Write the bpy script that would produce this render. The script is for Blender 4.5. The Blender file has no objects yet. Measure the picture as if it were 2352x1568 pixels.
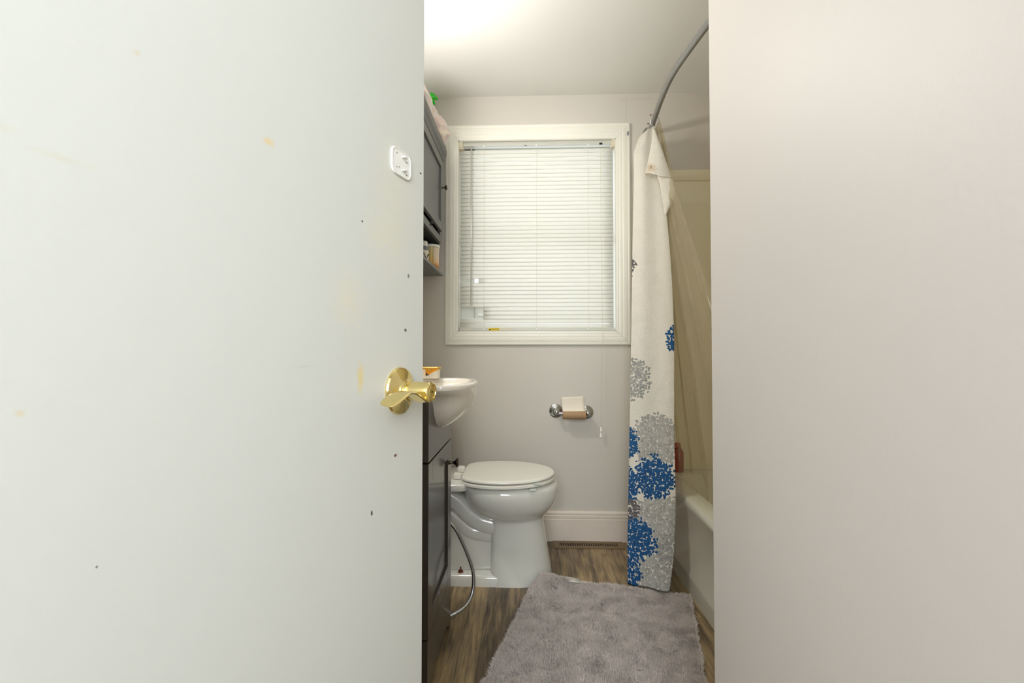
import bpy, bmesh, math, random
import numpy as np
from mathutils import Vector, Matrix, noise
random.seed(7)
S = bpy.context.scene
COL = S.collection
PI = math.pi

# ------------------------------------------------------------------ camera numbers
F, H = 1045.0, 0.977
YAW, PIT = math.atan(36 / F), math.atan(22 / F)
def ray(px, py):
    x = (px - 1176) / F; u = -(py - 784) / F
    d2 = math.cos(PIT) - u * math.sin(PIT); u2 = u * math.cos(PIT) + math.sin(PIT)
    return Vector((x * math.cos(YAW) - d2 * math.sin(YAW), x * math.sin(YAW) + d2 * math.cos(YAW), u2))
def at(px, py, Y):
    r = ray(px, py); return Vector((0, 0, H)) + r * (Y / r.y)
def atx(px, py, X):
    r = ray(px, py); return Vector((0, 0, H)) + r * (X / r.x)

# ------------------------------------------------------------------ materials
def nt(m): return m.node_tree.nodes, m.node_tree.links
class N:
    """tiny node helper"""
    def __init__(s, m): s.n, s.l = nt(m)
    def new(s, t, **k):
        o = s.n.new(t)
        for a, v in k.items(): setattr(o, a, v)
        return o
    def link(s, a, b): s.l.new(a, b)
    def m(s, op, a, b=None, c=None, clamp=False):
        o = s.n.new('ShaderNodeMath'); o.operation = op; o.use_clamp = clamp
        for i, v in enumerate((a, b, c)):
            if v is None: continue
            if isinstance(v, (int, float)): o.inputs[i].default_value = v
            else: s.l.new(v, o.inputs[i])
        return o.outputs[0]
    def mix(s, f, a, b, bt='MIX'):
        o = s.n.new('ShaderNodeMix'); o.data_type = 'RGBA'; o.blend_type = bt
        for i, v in ((0, f), (6, a), (7, b)):
            if isinstance(v, (int, float)): o.inputs[i].default_value = v
            elif isinstance(v, (tuple, list)): o.inputs[i].default_value = (*v[:3], 1)
            else: s.l.new(v, o.inputs[i])
        return o.outputs[2]
    def ramp(s, f, stops):
        o = s.n.new('ShaderNodeValToRGB'); s.l.new(f, o.inputs[0])
        e = o.color_ramp.elements
        while len(e) < len(stops): e.new(0.5)
        for i, (p, c) in enumerate(stops):
            e[i].position = p; e[i].color = (*c, 1) if not isinstance(c, (int, float)) else (c, c, c, 1)
        return o.outputs[0]
    def noise(s, vec, scale, detail=3, rough=.5, dist=0):
        o = s.n.new('ShaderNodeTexNoise'); o.inputs['Scale'].default_value = scale
        o.inputs['Detail'].default_value = detail; o.inputs['Roughness'].default_value = rough
        o.inputs['Distortion'].default_value = dist
        if vec is not None: s.l.new(vec, o.inputs['Vector'])
        return o.outputs[0]
    def mapping(s, vec, scale=(1, 1, 1), loc=(0, 0, 0), rot=(0, 0, 0)):
        o = s.n.new('ShaderNodeMapping'); s.l.new(vec, o.inputs[0])
        o.inputs['Scale'].default_value = scale; o.inputs['Location'].default_value = loc; o.inputs['Rotation'].default_value = rot
        return o.outputs[0]
    def bump(s, h, strength, dist, bsdf):
        o = s.n.new('ShaderNodeBump'); o.inputs['Strength'].default_value = strength; o.inputs['Distance'].default_value = dist
        s.l.new(h, o.inputs['Height']); s.l.new(o.outputs[0], bsdf.inputs['Normal'])
def srgb(c):
    return tuple(((v / 255) / 12.92 if v / 255 <= .04045 else ((v / 255 + .055) / 1.055) ** 2.4) for v in c)
def mat(name, rgb, rough=.5, metal=0, coat=0, bump=None, var=None, spec=None, sss=0):
    m = bpy.data.materials.new(name); m.use_nodes = True
    h = N(m); b = h.n['Principled BSDF']
    c = srgb(rgb)
    b.inputs['Base Color'].default_value = (*c, 1); b.inputs['Roughness'].default_value = rough; b.inputs['Metallic'].default_value = metal
    b.inputs['Coat Weight'].default_value = coat
    if spec is not None: b.inputs['Specular IOR Level'].default_value = spec
    tc = h.new('ShaderNodeTexCoord')
    if var:                                              # (scale, amount)
        nz = h.noise(tc.outputs['Object'], var[0], 4)
        f = h.m('MULTIPLY', h.m('SUBTRACT', nz, .5), var[1] * 2)
        f = h.m('ADD', f, .5, clamp=True)
        h.link(h.mix(f, tuple(v * .86 for v in c), tuple(min(1, v * 1.1) for v in c)), b.inputs['Base Color'])
    if bump:                                             # (scale, strength, dist)
        nz = h.noise(tc.outputs['Object'], bump[0], 3)
        h.bump(nz, bump[1], bump[2], b)
    return m

def spots(h, base, coord, items):
    """soft stains: items = (x,y,z,rx,ry,rz,color,amount) in object coordinates"""
    out = base
    nz = h.noise(coord, 90, 3)
    for (x, y, z, rx, ry, rz, col, am) in items:
        mp = h.mapping(coord, scale=(1 / rx, 1 / ry, 1 / rz), loc=(-x / rx, -y / ry, -z / rz))
        L = h.new('ShaderNodeVectorMath', operation='LENGTH'); h.link(mp, L.inputs[0])
        d = h.m('ADD', L.outputs['Value'], h.m('MULTIPLY', h.m('SUBTRACT', nz, .5), 1.6))
        f = h.m('MULTIPLY', h.m('SUBTRACT', 1.0, d, clamp=True), am, clamp=True)
        out = h.mix(f, out, srgb(col))
    return out

def wall_mat(name, rgb, scale=160, strength=.12, rough=.6):
    m = mat(name, rgb, rough)
    h = N(m); b = h.n['Principled BSDF']; tc = h.new('ShaderNodeTexCoord')
    big = h.noise(tc.outputs['Object'], 2.2, 3)
    c = srgb(rgb)
    h.link(h.mix(big, tuple(v * .965 for v in c), tuple(min(1, v * 1.03) for v in c)), b.inputs['Base Color'])
    h.bump(h.noise(tc.outputs['Object'], scale, 4), strength, .002, b)
    return m

M = {}
M['wall'] = wall_mat('wall_paint', (206, 201, 191))
M['ceiling'] = wall_mat('ceiling_paint', (232, 232, 229), 90, .1, .8)
M['hall'] = wall_mat('hall_paint', (201, 196, 191), 170, .10, .5)
M['trim'] = mat('white_trim', (221, 219, 208), .38, bump=(40, .05, .002), var=(6, .35))
M['base'] = mat('baseboard_paint', (226, 215, 202), .4, var=(8, .4))
M['porcelain'] = mat('porcelain', (224, 224, 216), .1, coat=.6)
M['sink'] = mat('sink_porcelain', (234, 228, 216), .1, coat=.6)
M['seat'] = mat('seat_plastic', (228, 226, 216), .28, coat=.2)
M['espresso'] = mat('espresso_finish', (58, 53, 46), .3, coat=.3, bump=(260, .04, .001))
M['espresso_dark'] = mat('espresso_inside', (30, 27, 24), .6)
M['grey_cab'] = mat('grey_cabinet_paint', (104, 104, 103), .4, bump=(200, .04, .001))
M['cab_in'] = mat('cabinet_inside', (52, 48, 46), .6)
M['chrome'] = mat('chrome', (205, 208, 210), .13, 1)
M['nickel'] = mat('brushed_nickel', (150, 150, 148), .38, .6, bump=(300, .1, .001))
M['knob'] = mat('antique_knob', (92, 86, 74), .3, 1)
M['brass'] = mat('polished_brass', (238, 218, 152), .12, 1)
M['brassdark'] = mat('brass_slot', (60, 48, 20), .4, 1)
M['slat'] = None
M['cream_plastic'] = mat('aged_cream_plastic', (214, 205, 180), .5)
M['rail'] = mat('blind_rail', (200, 200, 190), .4)
M['wand'] = mat('clear_wand', (176, 178, 168), .25)
M['white_plastic'] = mat('white_plastic', (236, 236, 230), .35)
M['grip'] = mat('dark_dots', (120, 118, 110), .5)
M['cord'] = mat('cord', (222, 214, 196), .7)
M['green'] = mat('green_plastic', (50, 190, 40), .35)
M['register'] = mat('register_paint', (122, 100, 70), .45, var=(30, .4))
M['black'] = mat('duct_shade_black', (14, 12, 10), .9)  # near black, paints the shade below the register slots
M['rubber'] = mat('pale_bumper', (196, 204, 196), .5)
M['rust'] = mat('rusty_bolt', (96, 44, 24), .7, .3)
M['boltcap'] = mat('bolt_washer', (226, 206, 190), .5)
M['card'] = mat('cardboard', (172, 140, 104), .85, bump=(120, .15, .001))
M['paper'] = mat('toilet_paper', (236, 226, 208), .9, bump=(260, .3, .001))
M['tub'] = mat('tub_enamel', (214, 212, 198), .12, coat=.5)
M['surround'] = mat('surround_acrylic', (232, 224, 196), .25, coat=.3)
M['maroon'] = mat('maroon_plastic', (140, 52, 34), .5)
M['tag'] = mat('fabric_tag', (214, 214, 204), .8)
M['yellow'] = mat('yellow_label', (226, 196, 20), .5)
M['ink'] = mat('black_ink', (26, 26, 34), .6)
M['gold'] = mat('gold_lid', (206, 158, 58), .3, .35)
M['orange'] = mat('orange_print', (240, 160, 20), .45)
M['labelwhite'] = mat('white_label', (232, 224, 206), .5)
M['greycap'] = mat('grey_cap', (128, 128, 132), .5)
M['blueink'] = mat('navy_print', (36, 38, 84), .5)

def door_material():
    m = mat('door_paint', (228, 229, 224), .42)
    h = N(m); b = h.n['Principled BSDF']; tc = h.new('ShaderNodeTexCoord'); o = tc.outputs['Object']
    c = srgb((210, 212, 206))
    base = h.mix(h.noise(o, 1.6, 3), tuple(v * .97 for v in c), tuple(min(1, v * 1.02) for v in c))
    col = spots(h, base, o, DOOR_STAINS)
    h.link(col, b.inputs['Base Color'])
    h.bump(h.noise(h.mapping(o, scale=(1, 1, .35)), 130, 4), .07, .002, b)
    return m

def floor_material():
    m = mat('vinyl_plank', (100, 84, 64), .42)
    h = N(m); b = h.n['Principled BSDF']; tc = h.new('ShaderNodeTexCoord'); o = tc.outputs['Object']
    sep = h.new('ShaderNodeSeparateXYZ'); h.link(o, sep.inputs[0])
    px = h.m('DIVIDE', h.m('ADD', sep.outputs[0], 3.045), .152)
    row = h.m('FLOOR', px); fx = h.m('FRACT', px)
    wn = h.new('ShaderNodeTexWhiteNoise', noise_dimensions='1D'); h.link(row, wn.inputs['W'])
    py = h.m('ADD', h.m('DIVIDE', sep.outputs[1], 1.22), h.m('MULTIPLY', wn.outputs['Value'], 5.3))
    fy = h.m('FRACT', py); rr = h.m('ADD', h.m('MULTIPLY', row, 7.3), h.m('FLOOR', py))
    w2 = h.new('ShaderNodeTexWhiteNoise', noise_dimensions='1D'); h.link(rr, w2.inputs['W'])
    cmb = h.new('ShaderNodeCombineXYZ'); h.link(h.m('MULTIPLY', w2.outputs['Value'], 9), cmb.inputs[2])
    off = h.new('ShaderNodeVectorMath', operation='ADD'); h.link(o, off.inputs[0]); h.link(cmb.outputs[0], off.inputs[1])
    g1 = h.noise(h.mapping(off.outputs[0], scale=(34, 3.2, 1)), 1, 6, .62, 1.2)
    g2 = h.noise(h.mapping(off.outputs[0], scale=(150, 7, 1)), 1, 4, .6, .4)
    g3 = h.noise(h.mapping(off.outputs[0], scale=(9, 2.2, 1)), 1, 3, .5, 1.5)
    g = h.m('ADD', h.m('MULTIPLY', g1, .45), h.m('ADD', h.m('MULTIPLY', g2, .25), h.m('MULTIPLY', g3, .3)))
    g = h.m('ADD', g, h.m('MULTIPLY', h.m('SUBTRACT', w2.outputs['Value'], .5), .07))
    col = h.ramp(g, [(.36, srgb((62, 50, 38))), (.45, srgb((104, 87, 66))), (.52, srgb((136, 116, 86))), (.61, srgb((170, 146, 106)))])
    kv = h.new('ShaderNodeTexVoronoi'); kv.inputs['Scale'].default_value = 1; h.link(h.mapping(off.outputs[0], scale=(7, 3.2, 1)), kv.inputs['Vector'])
    kd = h.m('MULTIPLY', h.m('SUBTRACT', .10, kv.outputs['Distance'], clamp=True), 7, clamp=True)
    col = h.mix(kd, col, srgb((70, 52, 36)))
    ex = h.m('LESS_THAN', h.m('MINIMUM', fx, h.m('SUBTRACT', 1, fx)), .008)
    ey = h.m('LESS_THAN', h.m('MINIMUM', fy, h.m('SUBTRACT', 1, fy)), .0015)
    seam = h.m('MAXIMUM', ex, ey)
    col = h.mix(h.m('MULTIPLY', seam, .6), col, srgb((40, 32, 25)))
    h.link(col, b.inputs['Base Color'])
    h.bump(g, .25, .002, b)
    return m

def slat_material():
    m = bpy.data.materials.new('blind_vinyl'); m.use_nodes = True
    h = N(m); b = h.n['Principled BSDF']; out = h.n['Material Output']
    b.inputs['Base Color'].default_value = (*srgb((230, 229, 221)), 1); b.inputs['Roughness'].default_value = .45
    tr = h.new('ShaderNodeBsdfTranslucent'); tr.inputs[0].default_value = (*srgb((248, 247, 242)), 1)
    mx = h.new('ShaderNodeMixShader'); mx.inputs[0].default_value = .42
    h.link(b.outputs[0], mx.inputs[1]); h.link(tr.outputs[0], mx.inputs[2]); h.link(mx.outputs[0], out.inputs[0])
    return m

def sheer(name, rgb, transp, rough=.15, back=.5):
    m = bpy.data.materials.new(name); m.use_nodes = True
    h = N(m); b = h.n['Principled BSDF']; out = h.n['Material Output']
    b.inputs['Base Color'].default_value = (*srgb(rgb), 1); b.inputs['Roughness'].default_value = rough
    tl = h.new('ShaderNodeBsdfTranslucent'); tl.inputs[0].default_value = (*srgb(rgb), 1)
    tp = h.new('ShaderNodeBsdfTransparent'); tp.inputs[0].default_value = (*(min(1, .35 + .65 * v) for v in srgb(rgb)), 1)
    m1 = h.new('ShaderNodeMixShader'); m1.inputs[0].default_value = back
    m2 = h.new('ShaderNodeMixShader'); m2.inputs[0].default_value = transp
    h.link(b.outputs[0], m1.inputs[1]); h.link(tl.outputs[0], m1.inputs[2])
    h.link(m1.outputs[0], m2.inputs[1]); h.link(tp.outputs[0], m2.inputs[2]); h.link(m2.outputs[0], out.inputs[0])
    return m

# flowers on the curtain: (u from its left front edge, height, radius, colour, density)
GREY, DARK, BLUE, LITE = (176, 176, 170), (112, 106, 108), (18, 90, 148), (190, 189, 182)
FLOWERS = [(-.042, 1.37, .062, DARK, .85), (.008, .855, .085, GREY, .7), (.125, .60, .105, LITE, .95), (.135, .285, .10, LITE, .95),
           (.125, .06, .105, LITE, .95), (.175, .185, .06, GREY, .8), (-.005, .315, .06, DARK, .85),
           (-.012, .585, .062, BLUE, .9), (-.005, .415, .065, BLUE, .9), (.112, .452, .082, BLUE, .95),
           (.042, .20, .082, BLUE, .95), (.0, .065, .075, BLUE, .8), (.215, 1.035, .055, BLUE, .7),
           (.42, .5, .1, BLUE, .9), (.36, .2, .1, LITE, .9), (.5, .9, .09, GREY, .9), (.6, .25, .1, BLUE, .9), (-.02, 1.66, .001, LITE, .5)]
def curtain_material():
    m = bpy.data.materials.new('curtain_fabric'); m.use_nodes = True
    h = N(m); b = h.n['Principled BSDF']; out = h.n['Material Output']
    b.inputs['Roughness'].default_value = .75
    uv = h.new('ShaderNodeUVMap', uv_map='UVMap').outputs[0]
    wob = h.new('ShaderNodeTexNoise'); wob.inputs['Scale'].default_value = 60; h.link(uv, wob.inputs['Vector'])
    base = srgb((242, 238, 226))
    # petals: little rhombs, one per cell, turned at random, in three overlapping layers
    col = base
    for layer, (sc, off) in enumerate(((80, 0.0), (88, .37), (74, .71))):
        v = h.new('ShaderNodeTexVoronoi', voronoi_dimensions='2D', feature='F1'); v.inputs['Scale'].default_value = sc
        ov = h.new('ShaderNodeVectorMath', operation='ADD'); h.link(uv, ov.inputs[0]); ov.inputs[1].default_value = (off, off, 0)
        wv = h.new('ShaderNodeVectorMath', operation='MULTIPLY_ADD'); h.link(wob.outputs['Color'], wv.inputs[0]); wv.inputs[1].default_value = (.003, .003, 0); h.link(ov.outputs[0], wv.inputs[2])
        h.link(wv.outputs[0], v.inputs['Vector']); pos = v.outputs['Position']
        dl = h.new('ShaderNodeVectorMath', operation='SUBTRACT'); h.link(wv.outputs[0], dl.inputs[0]); h.link(pos, dl.inputs[1])
        sepc = h.new('ShaderNodeSeparateColor'); h.link(v.outputs['Color'], sepc.inputs[0]); rnd, rnd2, rnd3 = sepc.outputs
        rot = h.new('ShaderNodeVectorRotate', rotation_type='Z_AXIS'); h.link(dl.outputs[0], rot.inputs['Vector']); h.link(h.m('MULTIPLY', rnd3, 3.14), rot.inputs['Angle'])
        dp = h.new('ShaderNodeSeparateXYZ'); h.link(rot.outputs[0], dp.inputs[0])
        dia = h.m('ADD', h.m('POWER', h.m('DIVIDE', h.m('ABSOLUTE', dp.outputs[0]), .0088), 1.5), h.m('POWER', h.m('DIVIDE', h.m('ABSOLUTE', dp.outputs[1]), .0046), 1.5))
        petal = h.m('LESS_THAN', dia, 1.0)
        for (u, vv, rr_, c, dens) in FLOWERS:
            cmp_ = h.new('ShaderNodeVectorMath', operation='DISTANCE'); h.link(pos, cmp_.inputs[0]); cmp_.inputs[1].default_value = (u + off, vv + off, 0)
            q = h.m('MULTIPLY_ADD', cmp_.outputs['Value'], 1 / rr_, h.m('MULTIPLY', rnd, .42))
            f = h.m('MULTIPLY', h.m('MULTIPLY', h.m('LESS_THAN', q, 1.18), h.m('LESS_THAN', rnd2, dens)), petal)
            cc = srgb(c)
            col = h.mix(f, col, h.mix(rnd, tuple(x * .78 for x in cc), tuple(min(1, x * 1.18 + .01) for x in cc)))
    # yellowish stain at the folded corner
    col = spots(h, col, uv, [(-5.25, 1.86, 0, .035, .03, 1, (206, 170, 116), .7), (-5.247, 1.867, 0, .005, .005, 1, (130, 70, 40), 1.0)])
    h.link(col, b.inputs['Base Color'])
    # embossed radial ridges
    ve = h.new('ShaderNodeTexVoronoi', voronoi_dimensions='2D', feature='F1'); ve.inputs['Scale'].default_value = 10; ve.inputs['Randomness'].default_value = .7
    h.link(uv, ve.inputs['Vector'])
    sub = h.new('ShaderNodeVectorMath', operation='SUBTRACT'); h.link(uv, sub.inputs[0]); h.link(ve.outputs['Position'], sub.inputs[1])
    sp = h.new('ShaderNodeSeparateXYZ'); h.link(sub.outputs[0], sp.inputs[0])
    ang = h.m('ARCTAN2', sp.outputs[1], sp.outputs[0])
    n1 = h.noise(uv, 95, 2, .5)
    ridge = h.m('SINE', h.m('ADD', h.m('MULTIPLY', ang, 22), h.m('MULTIPLY', n1, 24)))
    h.bump(h.m('ADD', ridge, h.m('MULTIPLY', n1, 1.5)), .42, .0022, b)
    tl = h.new('ShaderNodeBsdfTranslucent'); h.link(col if not isinstance(col, tuple) else col, tl.inputs[0])
    mx = h.new('ShaderNodeMixShader'); mx.inputs[0].default_value = .2
    h.link(b.outputs[0], mx.inputs[1]); h.link(tl.outputs[0], mx.inputs[2]); h.link(mx.outputs[0], out.inputs[0])
    return m

def rug_material(name, c0, c1):
    m = mat(name, c0, .95, spec=.1)
    h = N(m); b = h.n['Principled BSDF']; tc = h.new('ShaderNodeTexCoord'); o = tc.outputs['Object']
    n1 = h.noise(o, 13, 4, .65, .8); n2 = h.noise(o, 60, 4, .6, .5)
    f = h.m('ADD', h.m('MULTIPLY', n1, .6), h.m('MULTIPLY', n2, .4))
    h.link(h.ramp(f, [(.30, srgb(c1)), (.42, srgb(c0)), (.62, srgb(tuple(min(255, v * 1.07) for v in c0)))]), b.inputs['Base Color'])
    return m

# ------------------------------------------------------------------ mesh helpers
def bx(bm, x0, x1, y0, y1, z0, z1):
    vs = [bm.verts.new(p) for p in ((x0, y0, z0), (x1, y0, z0), (x1, y1, z0), (x0, y1, z0), (x0, y0, z1), (x1, y0, z1), (x1, y1, z1), (x0, y1, z1))]
    for f in ((0, 3, 2, 1), (4, 5, 6, 7), (0, 1, 5, 4), (1, 2, 6, 5), (2, 3, 7, 6), (3, 0, 4, 7)):
        bm.faces.new([vs[i] for i in f])
    return vs
def loft(bm, rings, cap0=True, cap1=True, closed=True):
    R = [[bm.verts.new(p) for p in r] for r in rings]
    n = len(R[0])
    for a, b in zip(R, R[1:]):
        for i in range(n if closed else n - 1):
            j = (i + 1) % n
            bm.faces.new((a[i], a[j], b[j], b[i]))
    if closed and cap0: bm.faces.new(R[0][::-1])
    if closed and cap1: bm.faces.new(R[-1])
    return R
def lathe(bm, prof, n=32, mtx=None, caps=True):
    """prof: (r,z) list around z; mtx places it"""
    mtx = mtx or Matrix()
    rings = [[mtx @ Vector((r * math.cos(2 * PI * i / n), r * math.sin(2 * PI * i / n), z)) for i in range(n)] for r, z in prof]
    return loft(bm, rings, caps, caps)
def frame(p, zdir, xdir=None):
    z = Vector(zdir).normalized(); x = Vector(xdir) if xdir else Vector((0, 0, 1)) if abs(z.z) < .9 else Vector((1, 0, 0))
    x = (x - z * x.dot(z)).normalized(); y = z.cross(x)
    m = Matrix((x, y, z)).transposed().to_4x4(); m.translation = Vector(p); return m
def catmull(pts, k=8):
    P = [Vector(p) for p in pts]; P = [P[0] * 2 - P[1]] + P + [P[-1] * 2 - P[-2]]
    out = []
    for i in range(1, len(P) - 2):
        for j in range(k):
            t = j / k; a, b, c, d = P[i - 1:i + 3]
            out.append(.5 * ((2 * b) + (c - a) * t + (2 * a - 5 * b + 4 * c - d) * t * t + (3 * b - a - 3 * c + d) * t ** 3))
    out.append(P[-2]); return out
def tube(bm, pts, r, n=10, k=8, smooth=True):
    P = catmull(pts, k) if smooth else [Vector(p) for p in pts]
    rings = []; prev = None
    for i, p in enumerate(P):
        t = (P[min(i + 1, len(P) - 1)] - P[max(i - 1, 0)]).normalized()
        if prev is None: prev = Vector((0, 0, 1)) if abs(t.z) < .9 else Vector((1, 0, 0))
        x = (prev - t * prev.dot(t)).normalized(); prev = x; y = t.cross(x)
        rr = r(i / (len(P) - 1)) if callable(r) else r
        rings.append([p + (x * math.cos(2 * PI * a / n) + y * math.sin(2 * PI * a / n)) * rr for a in range(n)])
    loft(bm, rings)
def obj(name, bm, m, parent=None, smooth=None, bevel=None, subsurf=0, loc=None, solid=None):
    bmesh.ops.recalc_face_normals(bm, faces=bm.faces)
    me = bpy.data.meshes.new(name); bm.to_mesh(me); bm.free()
    for mm in (m if isinstance(m, (list, tuple)) else [m]): me.materials.append(mm)
    if smooth is not None:
        for p in me.polygons: p.use_smooth = True
        me.set_sharp_from_angle(angle=math.radians(smooth))
    o = bpy.data.objects.new(name, me); COL.objects.link(o)
    if parent: o.parent = parent
    if loc: o.location = loc
    if solid:
        md = o.modifiers.new('s', 'SOLIDIFY'); md.thickness = solid; md.offset = 0
    if bevel:
        md = o.modifiers.new('b', 'BEVEL'); md.width = bevel; md.segments = 2; md.limit_method = 'ANGLE'; md.angle_limit = math.radians(40)
        md.harden_normals = False
    if subsurf:
        md = o.modifiers.new('u', 'SUBSURF'); md.levels = subsurf; md.render_levels = subsurf
    return o
def box(name, dims, m, parent=None, bevel=None, loc=None):
    bm = bmesh.new(); bx(bm, *dims); return obj(name, bm, m, parent, bevel=bevel, loc=loc)
def tag(o, label, cat, group=None):
    o['label'] = label; o['category'] = cat
    if group: o['group'] = group
    return o
def thing(name, label, cat, loc=(0, 0, 0), rz=0, group=None):
    o = bpy.data.objects.new(name, None); COL.objects.link(o); o.location = loc; o.rotation_euler = (0, 0, rz)
    o.empty_display_size = .05
    return tag(o, label, cat, group)
def struct(o): o['kind'] = 'structure'; return o
def local(parent, o):
    """object mesh was built in world space: keep it there under its parent"""
    bpy.context.view_layer.update()
    o.parent = parent; o.matrix_parent_inverse = parent.matrix_world.inverted(); return o
def base_empty(name, label, cat, loc, group=None):
    return thing(name, label, cat, loc, 0, group)

# ------------------------------------------------------------------ ROOM
D = 2.378           # far wall
XL = -.60           # left wall
CE = 2.325          # ceiling
XR = 1.42           # tub alcove right wall
struct(box('floor', (-1.3, 1.6, -1.5, D + .15, -.06, 0), floor_material()))
struct(box('ceiling', (-1.3, 1.6, -1.5, D + .15, CE, CE + .06), M['ceiling']))
WX0, WX1, WZ0, WZ1 = -.366, .460, 1.078, 2.086        # window opening

def far_wall_mat():
    m = wall_mat('far_wall_paint', (206, 201, 191)); h = N(m); b = h.n['Principled BSDF']
    tc = h.new('ShaderNodeTexCoord'); sp = h.new('ShaderNodeSeparateXYZ'); h.link(tc.outputs['Object'], sp.inputs[0])
    x, z = sp.outputs[0], sp.outputs[2]
    wob = h.m('MULTIPLY', h.m('SUBTRACT', h.noise(tc.outputs['Object'], 22, 2), .5), .02)
    a = at(1438, 228, D); c = at(1440, 290, D)
    line = h.m('LESS_THAN', h.m('ABSOLUTE', h.m('SUBTRACT', h.m('ADD', x, wob), a.x)), .0009)
    rng = h.m('MULTIPLY', h.m('GREATER_THAN', z, c.z), h.m('LESS_THAN', z, a.z))
    l2 = h.m('LESS_THAN', h.m('ABSOLUTE', h.m('SUBTRACT', h.m('ADD', z, h.m('MULTIPLY', wob, .4)), a.z)), .0009)
    r2 = h.m('MULTIPLY', h.m('GREATER_THAN', x, a.x - .03), h.m('LESS_THAN', x, a.x + .13))
    f = h.m('MULTIPLY', h.m('MAXIMUM', h.m('MULTIPLY', line, rng), h.m('MULTIPLY', l2, r2)), .35)
    src = b.inputs['Base Color'].links[0].from_socket
    h.link(h.mix(f, src, srgb((120, 112, 102))), b.inputs['Base Color'])
    return m
bm = bmesh.new()
bx(bm, XL - .1, WX0, D, D + .14, 0, CE); bx(bm, WX1, XR + .1, D, D + .14, 0, CE)
bx(bm, WX0, WX1, D, D + .14, 0, WZ0); bx(bm, WX0, WX1, D, D + .14, WZ1, CE)
struct(obj('wall_back', bm, far_wall_mat()))
struct(box('wall_left', (XL - .1, XL, 0, D, 0, CE), M['wall']))
struct(box('wall_alcove', (XR, XR + .1, .857, D, 0, CE), M['wall']))
bm = bmesh.new(); bx(bm, .34, XR + .1, -1.4, .857, 0, CE)
struct(obj('wall_right', bm, M['hall'], bevel=.004))
bm = bmesh.new(); bx(bm, -1.1, -.43, -.12, 0, 0, CE); bx(bm, -.43, .34, -.12, 0, 2.06, CE)
struct(obj('wall_front', bm, M['hall']))
struct(box('wall_hall', (-1.2, -1.1, -1.4, -.12, 0, CE), M['hall']))
struct(box('wall_behind', (-1.2, .34, -1.5, -1.4, 0, CE), M['hall']))

# baseboard on the far wall
bm = bmesh.new()
prof = [(0, 0), (-.014, 0), (-.014, .112), (-.0115, .114), (-.0115, .117), (-.013, .119), (-.013, .130), (-.009, .132), (-.009, .135), (-.0105, .137), (-.0105, .144), (-.007, .150), (0, .151)]
loft(bm, [[(x, D + a, z) for a, z in prof] for x in (XL, .66)])
struct(obj('baseboard_back', bm, M['base'], smooth=30))

# ------------------------------------------------------------------ WINDOW
w = bpy.data.objects.new('window_1', None); COL.objects.link(w); struct(w); w.location = ((WX0 + WX1) / 2, D, WZ0)
OX0, OX1, OZ0, OZ1 = -.431, .531, 1.010, 2.164
def casing(name, a, b, ai, bi, horiz):
    """mitred moulding from outer corner a..b to inner ai..bi (x,z)"""
    pf = [(0, .004), (0, .015), (.06, .0165), (.13, .0165), (.16, .0155), (.2, .0165), (.5, .0172), (.54, .0158), (.6, .0168), (.78, .0162), (.82, .0150), (.87, .0156), (1, .0138), (1, 0)]
    bm = bmesh.new()
    R = []
    for (o, i) in ((a, ai), (b, bi)):
        R.append([Vector((o[0] + (i[0] - o[0]) * t, D - d, o[1] + (i[1] - o[1]) * t)) for t, d in pf] + [Vector((o[0], D, o[1]))])
    loft(bm, R)
    return local(w, obj(name, bm, CASING, smooth=25))
def casing_mat():
    m = mat('window_casing', (238, 236, 224), .36, var=(5, .3)); h = N(m); b = h.n['Principled BSDF']; tc = h.new('ShaderNodeTexCoord')
    src = b.inputs['Base Color'].links[0].from_socket
    c = at(1443, 306, D - .018)
    h.link(spots(h, src, tc.outputs['Object'], [(c.x, c.y, c.z, .007, .05, .018, (120, 124, 126), 1.6)]), b.inputs['Base Color'])
    return m
CASING = casing_mat()
g = .0008
casing('casing_top', (OX0, OZ1), (OX1, OZ1), (WX0, WZ1), (WX1, WZ1), True)
casing('casing_bottom', (OX0, OZ0), (OX1, OZ0), (WX0, WZ0), (WX1, WZ0), True)
casing('casing_side', (OX0, OZ0 + g), (OX0, OZ1 - g), (WX0, WZ0 + g), (WX0, WZ1 - g), False)
casing('casing_side', (OX1, OZ0 + g), (OX1, OZ1 - g), (WX1, WZ0 + g), (WX1, WZ1 - g), False)
bm = bmesh.new(); T = .012
bx(bm, WX0, WX0 + .004, D - .011, D + .14, WZ0, WZ1); bx(bm, WX1 - .004, WX1, D - .011, D + .14, WZ0, WZ1)
bx(bm, WX0, WX1, D - .011, D + .14, WZ0, WZ0 + .004); bx(bm, WX0, WX1, D - .011, D + .14, WZ1 - .004, WZ1)
local(w, obj('jamb_liner', bm, M['trim']))
bm = bmesh.new(); fw = .014; y0, y1 = D + .085, D + .125
a0, a1, b0, b1 = WX0 + .004, WX1 - .004, WZ0 + .004, WZ1 - .004
bx(bm, a0, a0 + .074, y0, y1, b0, b1); bx(bm, a1 - fw, a1, y0, y1, b0, b1); bx(bm, a0 + fw, a1 - fw, y0, y1, b0, b0 + fw); bx(bm, a0 + fw, a1 - fw, y0, y1, b1 - fw, b1)
zc = (WZ0 + WZ1) / 2; bx(bm, a0 + fw, a1 - fw, y0, y1, zc - .02, zc + .02)
local(w, obj('window_sash', bm, M['white_plastic'], bevel=.002))
bm = bmesh.new(); bx(bm, a0 + .076, a0 + .152, y0 - .012, y1 - .004, at(1095, 737, D + .1).z, at(1095, 702, D + .1).z); bx(bm, a0 + .09, a0 + .15, y0 - .03, y0 - .012, at(1095, 727, D + .1).z, at(1095, 721, D + .1).z)
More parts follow.
